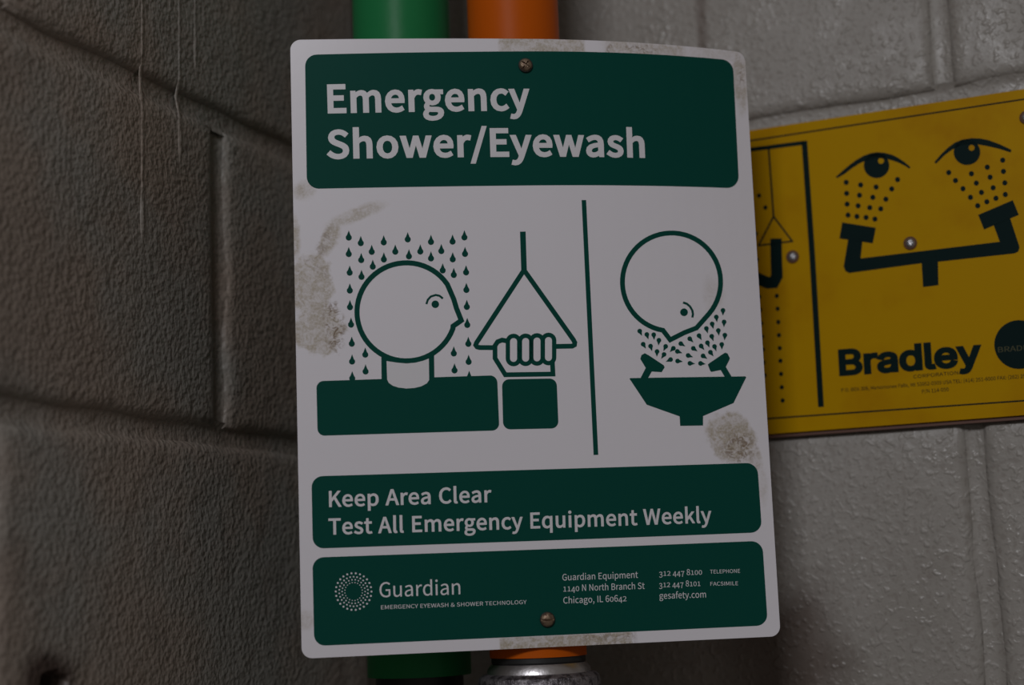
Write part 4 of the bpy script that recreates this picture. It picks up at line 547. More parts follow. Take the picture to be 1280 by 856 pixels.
GLYPHS = {"plain":{"&":[476,[[181,-9,224,-5,263,7,298,25,329,50,360,29,390,13,420,0,447,-9,464,44,442,52,418,62,394,76,368,93,397,135,421,179,441,227,458,277,398,277,385,234,368,195,349,158,326,125,290,157,256,192,224,230,196,270,238,301,275,336,302,375,312,422,305,462,285,494,253,515,211,522,163,513,125,488,102,449,93,402,95,373,102,344,113,313,127,282,88,253,56,220,34,180,25,133,37,76,69,31,118,1],[287,83,264,66,240,53,215,45,189,42,149,49,117,68,95,98,88,137,93,165,106,191,127,215,153,237,182,196,214,156,250,118],[172,312,162,335,154,358,149,381,148,403,152,432,165,456,185,472,211,478,234,473,249,460,257,442,260,420,253,389,234,361,206,336]]],"(":[237,[[167,-137,207,-120,167,-42,140,42,123,129,118,218,123,306,140,393,167,476,207,555,167,573,124,492,92,407,71,316,64,218,71,119,92,28,124,-57]]],")":[237,[[69,-137,113,-57,145,28,165,119,172,218,165,316,145,407,113,492,69,573,29,555,69,476,97,393,114,306,120,218,114,129,97,42,69,-42,29,-120]]],",":[195,[[53,-133,95,-108,127,-75,148,-34,155,13,151,45,140,68,123,83,101,88,82,85,67,76,56,62,53,43,56,25,67,11,81,2,99,-1,107,-1,102,-31,88,-57,66,-78,37,-95]]],"-":[243,[[32,172,211,172,211,221,32,221]]],".":[195,[[97,-9,115,-6,130,4,140,20,144,39,140,59,130,75,115,85,97,88,79,85,65,75,55,59,51,39,55,20,65,4,79,-6]]],"/":[275,[[8,-125,55,-125,264,556,218,556]]],"0":[389,[[195,-9,261,7,311,57,343,141,354,258,343,375,311,457,261,506,195,522,128,506,78,457,46,375,35,258,46,141,78,57,128,7],[195,43,155,55,124,94,104,161,97,258,104,355,124,421,155,460,195,472,235,460,265,421,286,355,293,258,286,161,265,94,235,55]]],"1":[389,[[62,0,343,0,343,53,240,53,240,513,191,513,169,502,145,492,117,484,85,477,85,436,176,436,176,53,62,53]]],"2":[389,[[31,0,354,0,354,55,211,55,127,50,210,134,273,215,315,294,329,372,319,434,289,481,241,512,179,522,134,517,95,502,60,478,28,447,65,411,88,435,113,454,141,466,172,471,213,463,243,442,260,410,266,369,252,300,209,223,136,137,31,38]]],"3":[389,[[184,-9,249,1,301,30,337,76,349,137,341,185,318,223,283,251,241,268,241,271,278,289,307,316,325,351,332,394,321,449,290,489,242,514,182,522,140,518,103,505,70,486,39,461,74,421,97,441,122,457,150,467,180,471,216,465,244,448,261,423,267,389,260,351,236,320,192,299,125,291,125,242,200,235,249,214,276,182,284,139,277,100,255,70,222,51,180,44,140,49,106,62,78,81,53,103,20,62,49,35,85,12,130,-3]]],"4":[389,[[238,0,298,0,298,141,367,141,367,193,298,193,298,513,228,513,14,183,14,141,238,141],[238,193,81,193,197,368,239,443,242,443,238,350]]],"5":[389,[[183,-9,246,3,300,37,337,92,352,167,339,240,306,291,257,321,197,331,175,329,155,325,137,319,120,310,133,459,326,459,326,513,77,513,60,274,95,252,115,265,135,275,156,280,180,282,224,274,257,251,279,215,286,165,278,115,255,77,220,53,177,44,136,49,103,61,75,80,51,101,19,59,48,34,84,12,129,-3]]],"6":[389,[[211,-9,268,3,315,37,347,90,359,158,348,228,320,279,275,309,216,319,185,314,154,302,125,283,99,257,111,357,140,423,181,459,232,470,255,467,277,459,296,447,313,431,349,470,326,491,298,508,266,519,229,522,157,507,97,459,55,373,39,245,52,134,88,54,143,7],[101,206,127,236,154,256,180,268,205,271,246,263,275,240,292,205,298,158,291,110,273,73,245,50,211,41,167,52,134,84,112,135]]],"7":[389,[[139,0,205,0,215,137,238,255,283,364,356,475,356,513,34,513,34,459,284,459,220,355,177,250,151,134]]],"8":[389,[[196,-9,262,1,312,29,345,71,356,123,349,171,330,208,303,236,270,258,270,262,294,284,316,313,332,347,338,386,329,440,301,483,256,511,197,521,142,512,97,485,67,444,57,391,62,353,77,321,100,294,126,272,126,270,92,246,62,215,40,175,32,127,44,73,78,29,130,1],[231,279,187,298,150,321,124,351,115,391,121,425,138,451,164,467,197,473,233,466,261,447,278,418,284,382,280,355,270,328,254,303],[197,39,154,46,120,65,97,95,89,133,94,168,109,200,131,227,160,249,212,227,255,202,285,170,296,125,288,90,268,63,237,45]]],"9":[389,[[165,-9,234,7,294,57,335,146,351,279,338,386,301,462,247,507,178,522,121,510,74,477,43,424,31,356,41,286,70,236,114,205,172,195,204,199,236,212,265,231,291,257,278,157,249,91,210,55,162,44,138,47,115,55,94,67,76,83,41,43,64,23,92,6,126,-5],[290,311,264,280,236,258,209,246,183,242,143,250,114,273,97,309,91,356,98,404,116,441,144,464,179,473,222,462,256,431,279,381]]],":":[195,[[97,273,115,277,130,287,140,302,144,322,140,342,130,357,115,368,97,371,79,368,65,357,55,342,51,322,55,302,65,287,79,277],[97,-9,115,-6,130,4,140,20,144,39,140,59,130,75,115,85,97,88,79,85,65,75,55,59,51,39,55,20,65,4,79,-6]]],"A":[426,[[3,0,68,0,118,157,305,157,354,0,423,0,249,513,176,513],[134,208,159,287,210,461,213,461,265,287,289,208]]],"B":[460,[[71,0,234,0,313,9,374,37,414,84,429,151,421,198,399,234,366,259,324,273,324,277,356,293,380,319,394,351,399,388,386,446,350,485,294,506,223,513,71,513],[135,296,135,462,214,462,267,458,305,443,328,418,335,380,328,344,307,318,268,301,211,296],[135,52,135,245,225,245,285,240,329,223,356,194,365,153,355,108,328,76,284,58,225,52]]],"C":[447,[[264,-9,311,-4,353,10,389,33,422,64,386,106,360,81,332,63,301,52,267,48,200,62,150,104,118,171,107,258,119,345,152,410,203,451,269,466,300,462,328,452,352,437,374,417,409,459,383,483,351,503,312,517,268,522,178,504,106,452,58,368,41,256,57,145,104,61,175,9]]],"D":[482,[[71,0,202,0,304,18,379,68,425,149,440,258,425,367,379,447,303,497,199,513,71,513],[135,53,135,461,193,461,273,447,329,408,363,345,374,258,363,172,329,107,273,67,193,53]]],"E":[412,[[71,0,374,0,374,55,135,55,135,242,330,242,330,298,135,298,135,459,366,459,366,513,71,513]]],"F":[387,[[71,0,135,0,135,230,331,230,331,285,135,285,135,459,366,459,366,513,71,513]]],"G":[482,[[272,-9,321,-5,365,8,402,27,431,50,431,266,262,266,262,212,371,212,371,78,353,65,331,56,306,50,279,48,206,62,152,104,118,171,107,258,119,345,154,410,208,451,278,466,313,462,343,452,368,436,389,417,424,459,398,482,366,502,325,517,276,522,182,504,107,452,58,368,41,256,58,145,106,61,179,9]]],"H":[510,[[71,0,135,0,135,242,375,242,375,0,440,0,440,513,375,513,375,298,135,298,135,513,71,513]]],"I":[205,[[71,0,135,0,135,513,71,513]]],"K":[452,[[71,0,135,0,135,162,223,268,377,0,450,0,264,319,425,513,352,513,137,256,135,256,135,513,71,513]]],"L":[380,[[71,0,360,0,360,55,135,55,135,513,71,513]]],"M":[569,[[71,0,129,0,129,284,120,436,123,436,165,319,262,52,305,52,402,319,443,436,446,436,438,284,438,0,498,0,498,513,420,513,322,239,286,132,284,132,246,239,148,513,71,513]]],"N":[506,[[71,0,132,0,132,270,124,430,127,430,182,324,369,0,436,0,436,513,374,513,374,246,383,84,380,84,324,190,137,513,71,513]]],"O":[520,[[260,-9,348,10,418,63,463,147,479,258,463,369,418,452,348,504,260,522,171,504,102,452,57,369,41,258,57,147,102,63,171,10],[260,48,197,63,149,105,118,171,107,258,118,345,149,410,197,451,260,466,323,451,371,410,402,345,412,258,402,171,371,105,323,63]]],"P":[443,[[71,0,135,0,135,204,220,204,297,214,357,243,395,292,409,363,395,434,356,480,296,506,217,513,71,513],[135,257,135,461,209,461,268,456,310,440,336,410,345,363,336,315,312,282,270,263,211,257]]],"R":[445,[[135,270,135,461,221,461,275,456,314,440,338,412,346,370,338,326,314,294,275,276,221,270],[352,0,425,0,295,225,342,243,379,273,402,315,410,370,397,437,360,481,303,506,231,513,71,513,71,0,135,0,135,218,228,218]]],"S":[417,[[213,-9,285,2,340,33,375,80,387,137,379,187,357,224,323,252,282,274,209,305,178,319,151,336,131,359,123,391,130,422,149,446,180,460,219,466,253,462,284,453,311,438,336,418,370,459,340,485,304,505,263,518,219,522,155,512,103,484,70,441,57,387,67,337,92,300,125,274,162,255,235,223,269,207,297,189,315,165,321,131,314,97,293,71,259,54,214,48,174,52,137,65,102,85,72,111,34,67,70,35,112,11,160,-4]]],"T":[419,[[177,0,242,0,242,459,398,459,398,513,22,513,22,459,177,459]]],"U":[505,[[253,-9,326,2,384,39,423,108,437,211,437,513,375,513,375,210,365,133,339,83,300,56,253,48,206,56,168,83,142,133,133,210,133,513,69,513,69,211,83,108,121,39,180,2]]],"W":[615,[[127,0,204,0,280,310,306,426,309,426,334,310,412,0,490,0,596,513,534,513,479,234,451,67,447,67,410,234,339,513,279,513,209,234,172,67,169,67,139,234,85,513,18,513]]],"X":[401,[[12,0,81,0,154,139,195,222,198,222,242,139,319,0,390,0,239,262,380,513,312,513,243,382,207,307,204,307,163,382,93,513,22,513,162,265]]],"Y":[372,[[153,0,218,0,218,199,373,513,305,513,239,368,188,256,185,256,134,368,68,513,-1,513,153,199]]],"a":[394,[[152,-9,186,-5,219,7,250,24,278,46,280,46,286,0,338,0,338,234,331,298,307,347,266,379,207,390,162,385,122,374,87,358,57,340,82,296,106,311,134,324,164,333,196,337,235,329,259,307,271,277,275,241,170,223,97,194,55,153,41,99,50,53,73,19,108,-2],[170,43,144,46,122,57,108,75,103,103,112,136,141,163,194,184,275,198,275,92,248,71,222,55,197,46]]],"c":[357,[[214,-9,248,-6,280,4,310,19,338,39,310,82,290,67,269,55,245,47,220,44,172,55,135,84,111,130,102,190,111,250,136,296,174,326,222,336,243,334,263,327,281,317,298,303,330,345,308,362,283,377,254,386,219,390,149,377,91,337,51,275,36,190,50,106,88,43,144,4]]],"d":[434,[[194,-9,227,-5,258,7,285,24,310,45,312,45,317,0,370,0,370,557,305,557,305,411,309,346,284,364,259,378,233,387,202,390,139,376,87,336,51,273,37,190,48,105,80,43,129,4],[208,45,164,55,131,83,110,129,103,190,112,250,135,296,170,326,213,336,236,334,259,327,282,315,305,296,305,97,282,74,258,58,234,48]]],"e":[388,[[218,-9,255,-6,288,2,317,14,343,29,321,72,299,59,276,50,252,44,225,42,176,51,137,78,111,120,99,175,356,175,359,211,348,285,319,341,271,377,207,390,143,376,89,336,51,273,36,190,51,106,89,43,147,4],[99,221,111,271,136,308,169,331,208,339,248,331,278,309,296,272,303,221]]],"f":[228,[[23,328,75,328,75,0,139,0,139,328,219,328,219,380,139,380,139,440,142,473,152,496,169,511,193,515,235,505,249,555,186,567,136,558,102,533,82,493,75,441,75,380,23,377]]],"g":[395,[[193,-175,272,-164,333,-136,372,-94,385,-43,377,-3,352,25,310,42,253,47,178,47,146,50,125,59,115,72,111,88,115,107,123,121,136,134,192,120,247,130,291,156,320,198,331,253,329,276,323,298,313,316,300,331,378,331,378,380,246,380,192,390,137,381,92,353,61,311,50,254,54,222,65,193,81,170,99,152,99,149,84,137,71,120,61,101,57,78,60,58,67,40,78,27,92,16,92,13,68,-5,50,-26,39,-49,36,-74,47,-117,79,-149,129,-168],[192,164,161,170,135,188,118,217,111,254,118,292,135,320,161,337,192,343,224,337,250,320,267,292,273,254,267,217,249,188,223,170],[202,-131,155,-126,121,-113,99,-92,92,-64,94,-48,101,-31,113,-15,130,0,179,-6,245,-6,278,-8,303,-16,317,-31,322,-54,314,-83,289,-107,252,-124]]],"h":[425,[[64,0,129,0,129,276,155,301,180,319,205,330,232,334,265,328,287,310,300,278,305,232,305,0,368,0,368,241,361,305,340,352,304,380,252,390,215,385,183,371,153,351,126,326,129,405,129,557,64,557]]],"i":[193,[[64,0,129,0,129,380,64,380],[97,459,114,462,127,470,136,484,139,501,134,523,119,537,97,543,75,537,60,523,55,501,60,479,75,464]]],"k":[387,[[64,0,127,0,127,100,199,183,310,0,380,0,236,227,363,380,291,380,130,180,127,180,127,557,64,557]]],"l":[199,[[132,-9,169,-4,160,46,146,44,137,47,131,56,129,71,129,557,64,557,64,76,68,40,80,13,101,-3]]],"m":[648,[[64,0,129,0,129,276,154,302,179,320,202,330,224,334,256,328,278,310,291,278,295,232,295,0,359,0,359,276,384,302,409,320,432,330,454,334,486,328,508,310,521,278,525,232,525,0,589,0,589,241,582,305,561,352,525,380,474,390,440,385,408,370,378,347,348,317,333,348,312,370,282,385,243,390,210,385,179,371,151,350,125,325,123,325,117,380,64,380]]],"n":[427,[[64,0,129,0,129,276,155,301,180,319,205,330,232,334,265,328,287,310,300,278,305,232,305,0,368,0,368,241,361,305,340,352,304,380,252,390,215,385,182,371,152,350,125,325,123,325,117,380,64,380]]],"o":[424,[[212,-9,279,4,335,43,374,106,388,190,374,275,335,337,279,377,212,390,145,377,89,337,51,275,36,190,51,106,89,43,145,4],[212,44,167,55,133,84,110,130,102,190,110,250,133,296,167,326,212,336,257,326,292,296,315,250,323,190,315,130,292,84,257,55]]],"p":[434,[[64,-160,129,-160,129,-32,127,35,153,16,179,2,206,-6,232,-9,294,5,347,45,383,109,397,196,387,276,358,337,311,376,246,390,213,386,182,374,152,357,125,336,123,336,117,380,64,380],[221,45,201,47,178,53,154,65,129,84,129,284,156,307,181,323,206,333,230,336,276,326,307,298,325,253,331,195,322,132,300,85,265,55]]],"q":[434,[[305,-160,370,-160,370,380,319,380,312,345,311,345,286,364,261,378,233,387,202,390,139,376,87,336,51,273,37,190,48,105,80,43,129,4,194,-9,226,-5,256,6,284,23,309,44,305,-25],[208,45,164,55,131,83,110,129,103,190,112,250,135,296,170,326,213,336,236,334,259,327,282,315,305,296,305,97,282,74,258,58,234,48]]],"r":[272,[[64,0,129,0,129,244,150,285,174,313,199,328,224,333,261,326,273,382,232,390,202,384,173,369,147,344,125,311,123,311,117,380,64,380]]],"s":[328,[[164,-9,223,0,266,24,293,60,302,104,292,149,265,181,228,202,186,219,155,231,129,245,111,262,104,285,109,306,122,324,144,336,175,340,199,338,221,331,242,320,261,307,292,347,268,363,240,377,209,387,174,390,119,382,78,359,52,324,43,282,53,240,79,210,114,189,154,172,185,160,213,145,233,125,241,100,236,77,222,58,199,45,166,41,134,44,105,53,79,68,53,86,22,43,52,23,86,6,124,-5]]],"t":[264,[[183,-9,254,5,242,53,198,43,170,48,152,62,142,85,139,116,139,328,243,328,243,380,139,380,139,487,86,487,79,380,19,377,19,328,76,328,76,118,81,66,99,26,133,0]]],"u":[425,[[176,-9,212,-4,244,10,274,31,301,60,303,60,308,0,361,0,361,380,298,380,298,111,272,82,247,62,222,50,195,46,162,52,140,70,127,101,123,147,123,380,59,380,59,139,66,75,87,29,124,0]]],"w":[562,[[125,0,199,0,253,204,279,314,282,314,308,205,363,0,440,0,543,380,482,380,426,160,403,55,400,55,373,160,314,380,251,380,192,160,167,55,163,55,141,160,84,380,19,380]]],"y":[365,[[71,-164,121,-154,160,-126,190,-84,213,-32,356,380,293,380,225,169,194,62,190,62,153,169,76,380,9,380,162,-1,153,-29,139,-62,121,-88,97,-105,68,-111,39,-105,26,-156]]]},"black":{"B":[912,[[120,0,120,1017,482,1017,533,1015,579,1008,620,997,658,981,690,962,718,939,742,913,762,884,777,852,788,819,794,784,796,748,795,717,790,688,783,663,773,640,761,620,747,602,731,586,713,572,630,533,630,524,654,521,678,514,702,504,726,491,749,474,770,455,788,432,805,406,818,377,828,346,834,311,836,272,834,235,827,199,816,165,800,133,780,104,755,78,724,55,689,36,648,20,602,9,550,2,493,0],[249,114,490,114,545,117,591,125,630,140,660,159,682,184,698,211,708,240,711,273,709,299,704,323,696,346,685,368,671,388,653,406,634,422,611,436,586,447,559,455,529,460,496,462,249,462],[249,571,476,571,503,572,529,576,553,583,576,592,597,604,616,618,632,634,646,653,657,673,666,695,670,719,672,744,669,777,660,806,646,833,625,858,599,878,565,892,526,901,480,903,249,903]]],"a":[778,[[320,-17,285,-15,251,-10,219,-2,189,10,161,25,136,43,114,65,95,89,80,117,69,147,63,180,61,216,62,247,67,275,75,300,86,322,100,341,116,358,135,373,155,386,251,421,356,440,467,453,531,470,542,479,549,493,551,509,551,513,550,536,547,557,541,576,533,593,523,609,511,622,496,634,480,644,461,652,440,657,417,661,391,662,365,661,341,657,319,652,298,645,235,602,200,548,82,582,97,615,114,644,134,670,157,692,182,711,209,727,236,740,266,751,296,759,327,764,357,768,388,769,478,759,572,721,593,705,612,687,629,665,645,640,657,612,666,580,671,543,673,503,673,0,553,0,553,104,545,104,504,49,431,2,407,-6,380,-12,351,-16],[341,91,374,92,404,97,431,106,456,117,478,132,497,148,513,166,527,186,537,208,545,230,550,253,551,276,551,380,519,364,463,352,400,342,351,336,269,317,250,310,234,301,219,290,207,279,197,265,189,249,185,230,184,210,185,191,189,174,195,158,204,144,215,132,228,121,243,112,259,104]]],"d":[849,[[391,-16,345,-13,301,-4,261,11,223,32,189,59,158,91,132,127,109,169,91,215,79,265,71,319,68,378,71,435,79,489,92,539,110,585,132,627,159,663,189,695,224,721,261,742,302,757,345,766,391,769,425,767,455,763,482,756,506,745,575,691,612,638,621,638,621,1017,744,1017,744,0,625,0,625,117,613,117,574,62,505,8,481,-3,454,-10,424,-15],[409,94,442,96,473,103,501,114,526,130,549,150,568,173,585,200,599,230,610,263,617,299,622,338,623,379,622,420,617,458,610,493,599,526,586,555,569,582,549,605,527,624,501,640,473,651,442,657,409,660,375,657,343,650,315,639,289,623,267,603,247,579,230,552,217,522,206,490,199,455,194,418,193,379,194,339,199,302,206,266,217,233,231,203,248,175,267,152,290,131,316,115,344,103,375,96]]],"e":[808,[[424,-16,371,-13,321,-4,276,11,234,33,196,60,163,92,135,128,111,170,92,215,79,265,71,317,68,374,71,430,79,483,92,533,111,579,134,622,162,659,194,691,230,719,270,741,314,756,360,766,410,769,441,768,472,764,502,757,532,748,560,736,588,721,614,703,638,682,661,657,681,630,699,598,714,564,726,525,735,483,740,438,742,388,742,339,193,339,194,315,199,277,208,243,221,212,237,185,256,161,277,140,302,123,329,109,359,100,391,94,425,92,507,105,571,145,611,211,730,182,720,153,706,126,690,102,670,79,648,58,623,39,595,23,565,9,533,-2,499,-10,462,-15],[618,441,613,475,606,507,595,537,582,564,566,589,547,610,525,628,501,642,473,652,443,658,410,660,377,658,346,652,318,641,293,627,270,609,249,588,232,565,218,539,206,511,198,483,193,453,192,442]]],"l":[378,[[279,-5,237,-2,202,6,172,21,148,40,129,65,116,95,108,129,105,169,105,1017,227,1017,227,197,228,173,231,153,235,137,240,125,252,113,269,106,292,104,321,105,339,109,361,5,323,-2]]],"r":[518,[[105,0,105,759,223,759,223,642,231,642,243,669,260,694,280,715,305,734,332,750,362,761,393,767,426,770,459,769,487,767,487,645,460,649,414,651,388,650,363,646,340,639,318,629,298,617,280,603,265,586,252,567,241,546,233,524,229,500,227,474,227,0]]],"y":[778,[[95,-277,123,-171,143,-175,208,-178,222,-174,235,-168,248,-159,260,-148,272,-134,282,-116,292,-95,301,-71,325,-3,35,759,169,759,330,310,374,173,411,42,367,42,405,174,448,310,610,759,743,759,408,-116,353,-214,336,-232,318,-248,299,-261,279,-271,257,-280,234,-286,209,-289,183,-290,129,-286]]]}}

# ------------------------------------------------------------------ flat art on the signs


def fill_mesh(contours, half):
    """Even-odd fill of closed contours in the xy plane, thickness 2*half."""
    cu = bpy.data.curves.new('tmp', 'CURVE')
    cu.dimensions = '2D'
    cu.fill_mode = 'BOTH'
    cu.extrude = half
    for c in contours:
        sp = cu.splines.new('POLY')
        sp.points.add(len(c) - 1)
        for p, (x, y) in zip(sp.points, c):
            p.co = (x, y, 0, 1)
        sp.use_cyclic_u = True
    ob = bpy.data.objects.new('tmp', cu)
    COL.objects.link(ob)
    dg = bpy.context.evaluated_depsgraph_get()
    me = bpy.data.meshes.new_from_object(ob.evaluated_get(dg))
    bpy.data.objects.remove(ob)
    bpy.data.curves.remove(cu)
    return me


def slice_bm(bm, step):
    xs = [v.co.x for v in bm.verts]
    ys = [v.co.y for v in bm.verts]
    for axis, lo, hi in ((0, min(xs), max(xs)), (1, min(ys), max(ys))):
        k = math.floor(lo / step) + 1
        while k * step < hi:
            co, no = [0, 0, 0], [0, 0, 0]
            co[axis] = k * step
            no[axis] = 1
            bmesh.ops.bisect_plane(bm, geom=bm.verts[:] + bm.edges[:] + bm.faces[:], dist=1e-5, plane_co=co, plane_no=no)
            k += 1


WEIGHT = {'bold': 24.0, 'demi': 15.0, 'plain': 2.0, 'black': 66.0}       # how much bolder than the stored outline, in glyph units
CAPS = {'bold': 513.0, 'demi': 513.0, 'plain': 513.0, 'black': 1017.0}


def text_shapes(s, font, x0, y0, x1, y1, cap):
    """Letter outlines on a baseline, and ribbons round them that thicken the strokes."""
    g = GLYPHS['black' if font == 'black' else 'plain']
    w = WEIGHT[font]
    pen, raw, way = 0.0, [], []
    for ch in s:
        if ch == ' ':
            pen += 170 if font in ('plain', 'black') else 195
            continue
        adv, loops = g[ch]
        turn = max((sum(lp[i] * lp[(i + 3) % len(lp)] - lp[(i + 2) % len(lp)] * lp[i + 1] for i in range(0, len(lp), 2)) for lp in loops), key=abs)
        dy, ky = 0.0, 1.0
        if font == 'plain' and ch in '0123456789' and 2.5 < cap < 5:
            if ch in '012':         # old-style figures
                ky = 0.76
            elif ch in '34579':
                dy, ky = -130.0, 0.95
        for lp in loops:
            way.append(1 if turn > 0 else -1)      # which way round the glyph is drawn
            raw.append([(lp[i] + pen, lp[i + 1] * ky + dy) for i in range(0, len(lp), 2)])
        pen += adv + (1.0 * w if font != 'black' else -12)
    xmin = min(p[0] for c in raw for p in c) - w
    xmax = max(p[0] for c in raw for p in c) + w
    L = math.hypot(x1 - x0, y1 - y0)
    ux, uy = (x1 - x0) / L, (y1 - y0) / L
    kx = L / (xmax - xmin)
    kz = cap / (CAPS[font] + 2 * w)

    def put(p):
        px, py = (p[0] - xmin) * kx, (p[1] + abs(WEIGHT[font])) * kz
        return (x0 + ux * px - uy * py, y0 + uy * px + ux * py)
    quads = []
    if w:
        for c, sg in zip(raw, way):
            n = len(c)
            off = []
            w = abs(w) * sg
            for i in range(n):
                a, b, d = c[i - 1], c[i], c[(i + 1) % n]
                l1 = math.hypot(b[0] - a[0], b[1] - a[1]) or 1
                l2 = math.hypot(d[0] - b[0], d[1] - b[1]) or 1
                n1 = ((b[1] - a[1]) / l1, -(b[0] - a[0]) / l1)
                n2 = ((d[1] - b[1]) / l2, -(d[0] - b[0]) / l2)
                mx, my = n1[0] + n2[0], n1[1] + n2[1]
                ml = math.hypot(mx, my) or 1
                mx, my = mx / ml, my / ml
                k = min(1 / max(0.3, mx * n1[0] + my * n1[1]), 1.6)
                off.append((b[0] + mx * w * k, b[1] + my * w * k))
            for i in range(n):
                j = (i + 1) % n
                q = [put(c[i]), put(c[j]), put(off[j]), put(off[i])]
                quads.append(q if w < 0 else q[::-1])
    return [[put(p) for p in c] for c in raw], quads


def apply_art(art, texts, mapper, parent, colours, step, textcol):
    def put(name, contours, mat, layer, lab=None, quads=()):
        me = fill_mesh(contours, 0.5)
        bm = bmesh.new()
        bm.from_mesh(me)
        for k, q in enumerate(quads):
            zz = 0.499 - 0.012 * (k % 5)
            vs = [bm.verts.new((x, y, zz)) for x, y in q]
            bm.faces.new(vs)
        bpy.data.meshes.remove(me)
        if step:
            slice_bm(bm, step)
        for v in bm.verts:
            h = LAYER[layer][1] + (v.co.z - 0.5) * 0.5 if v.co.z > 0 else LAYER[layer][0]
            v.co = mapper(v.co.x, v.co.y, h)
        ob = link(name, to_mesh(name, bm), mat, parent)
        if lab:
            ob['label'] = lab
        return ob
    for name, col, layer, cs in art:
        put(name, [[(c[i] / 50, c[i + 1] / 50) for i in range(0, len(c), 2)] for c in cs], colours[col], layer)
    for (s, font, x0, y0, x1, y1, cap) in texts:
        f = 'plain' if font == 'plainy' else font
        m = textcol if font != 'plainy' else M_PALE
        cs, qs = text_shapes(s, f, x0, y0, x1, y1, cap)
        put('lettering', cs, m, 2, None, qs)


LAYER = {1: (-0.02, 0.10), 2: (0.02, 0.16)}      # back and front height in mm

# ------------------------------------------------------------------ the green and white sign
SW, SH = 279.4, 355.6
SO = Vector((0.015048, 0.886661, 1.592284))
YAW, TILT, RHO = 0.142915, 0.093646, 0.002884
_U = Vector((math.cos(YAW), math.sin(YAW), 0))
_N = Vector((math.sin(YAW), -math.cos(YAW), 0))
_Z = Vector((0, 0, 1))
U2 = _U * math.cos(RHO) + _Z * math.sin(RHO)
V2 = -_U * math.sin(RHO) + _Z * math.cos(RHO)
V3 = V2 * math.cos(TILT) + _N * math.sin(TILT)
N3 = _N * math.cos(TILT) - V2 * math.sin(TILT)


def sign_point(u, v, h):
    """Sheet bent back at its upper corners; u, v, h in mm, origin at the lower left corner."""
    a = max(u - SW / 2, 0) / (SW / 2)
    b = max(SW / 2 - u, 0) / (SW / 2)
    t = v / SH
    bend = -t * (0.027409 * a * a + 0.007337 * b * b) - (1 - t) * 0.000383 * (a * a + b * b)
    return U2 * ((u - SW / 2) / 1000) + V3 * ((v - SH / 2) / 1000) + N3 * (bend + h / 1000)


def rounded(w, h, r, n=8):
    out = []
    for cx, cy, a0 in ((w - r, r, -90), (w - r, h - r, 0), (r, h - r, 90), (r, r, 180)):
        for i in range(n + 1):
            a = math.radians(a0 + 90 * i / n)
            out.append((cx + r * math.cos(a), cy + r * math.sin(a)))
    return out


safety_sign = thing('safety_sign', 'white and green emergency shower and eyewash sign screwed to the orange pipe', 'sign', SO)
me = fill_mesh([rounded(SW, SH, 6.0)], 0.5)
bm = bmesh.new()
bm.from_mesh(me)
slice_bm(bm, 9.0)
uvl = bm.loops.layers.uv.new('face')
for f in bm.faces:
    for lp in f.loops:
        lp[uvl].uv = (lp.vert.co.x, lp.vert.co.y)
for v in bm.verts:
    v.co = sign_point(v.co.x, v.co.y, 0.0 if v.co.z > 0 else -1.6)
bmesh.ops.recalc_face_normals(bm, faces=bm.faces)
link('sign_plate', to_mesh('sign_plate', bm), M_WHITE, safety_sign)
apply_art(SIGN_ART, SIGN_TEXT, sign_point, safety_sign, {'g': M_GREEN, 'w': M_PRINTW}, 9.0, M_PRINTW)


def screw_head(name, r, mat, slot_angle, parent, loc, rot, cross=False, washer=None, wr=1.45):
    """Domed screw head with a slot, axis along local z."""
    bm = bmesh.new()
    n = 40
    prof = [(1.0, -0.2), (1.0, 0.12), (0.93, 0.26), (0.75, 0.42), (0.5, 0.52), (0.22, 0.57)]
    rings = [[bm.verts.new((r * p * math.cos(2 * math.pi * i / n), r * p * math.sin(2 * math.pi * i / n), r * z)) for i in range(n)] for p, z in prof]
    for a, b in zip(rings[:-1], rings[1:]):
        for i in range(n):
            bm.faces.new((a[i], a[(i + 1) % n], b[(i + 1) % n], b[i]))
    bm.faces.new(rings[-1])
    bm.faces.new(rings[0][::-1])
    # cut the slot: slice and push down
    ca, sa = math.cos(slot_angle), math.sin(slot_angle)
    dirs = [(-sa, ca)] + ([(ca, sa)] if cross else [])
    w = 0.13 * r
    for dx, dy in dirs:
        for off in (-w * 1.05, -w * 0.9, w * 0.9, w * 1.05):
            bmesh.ops.bisect_plane(bm, geom=bm.verts[:] + bm.edges[:] + bm.faces[:], dist=1e-7,
                                   plane_co=(dx * off, dy * off, 0), plane_no=(dx, dy, 0))
    lim = 0.62 * r
    for v in bm.verts:
        for dx, dy in dirs:
            across = abs(v.co.x * dx + v.co.y * dy)
            along = abs(-v.co.x * dy + v.co.y * dx)
            if across < w and v.co.z > 0.05 * r and (not cross or along < lim):
                v.co.z = min(v.co.z, 0.16 * r)
    bmesh.ops.recalc_face_normals(bm, faces=bm.faces)
    ob = link(name, to_mesh(name, bm, 25), mat, parent)
    ob.location = loc
    ob.rotation_euler = rot
    if washer:
        wm = lathe('washer', [(r * wr, -0.1 * r), (r * wr, 0.05 * r), (r * wr * 0.94, 0.1 * r), (r * 0.9, 0.1 * r)], 32)
        wo = link('washer', wm, washer, ob)
    return ob


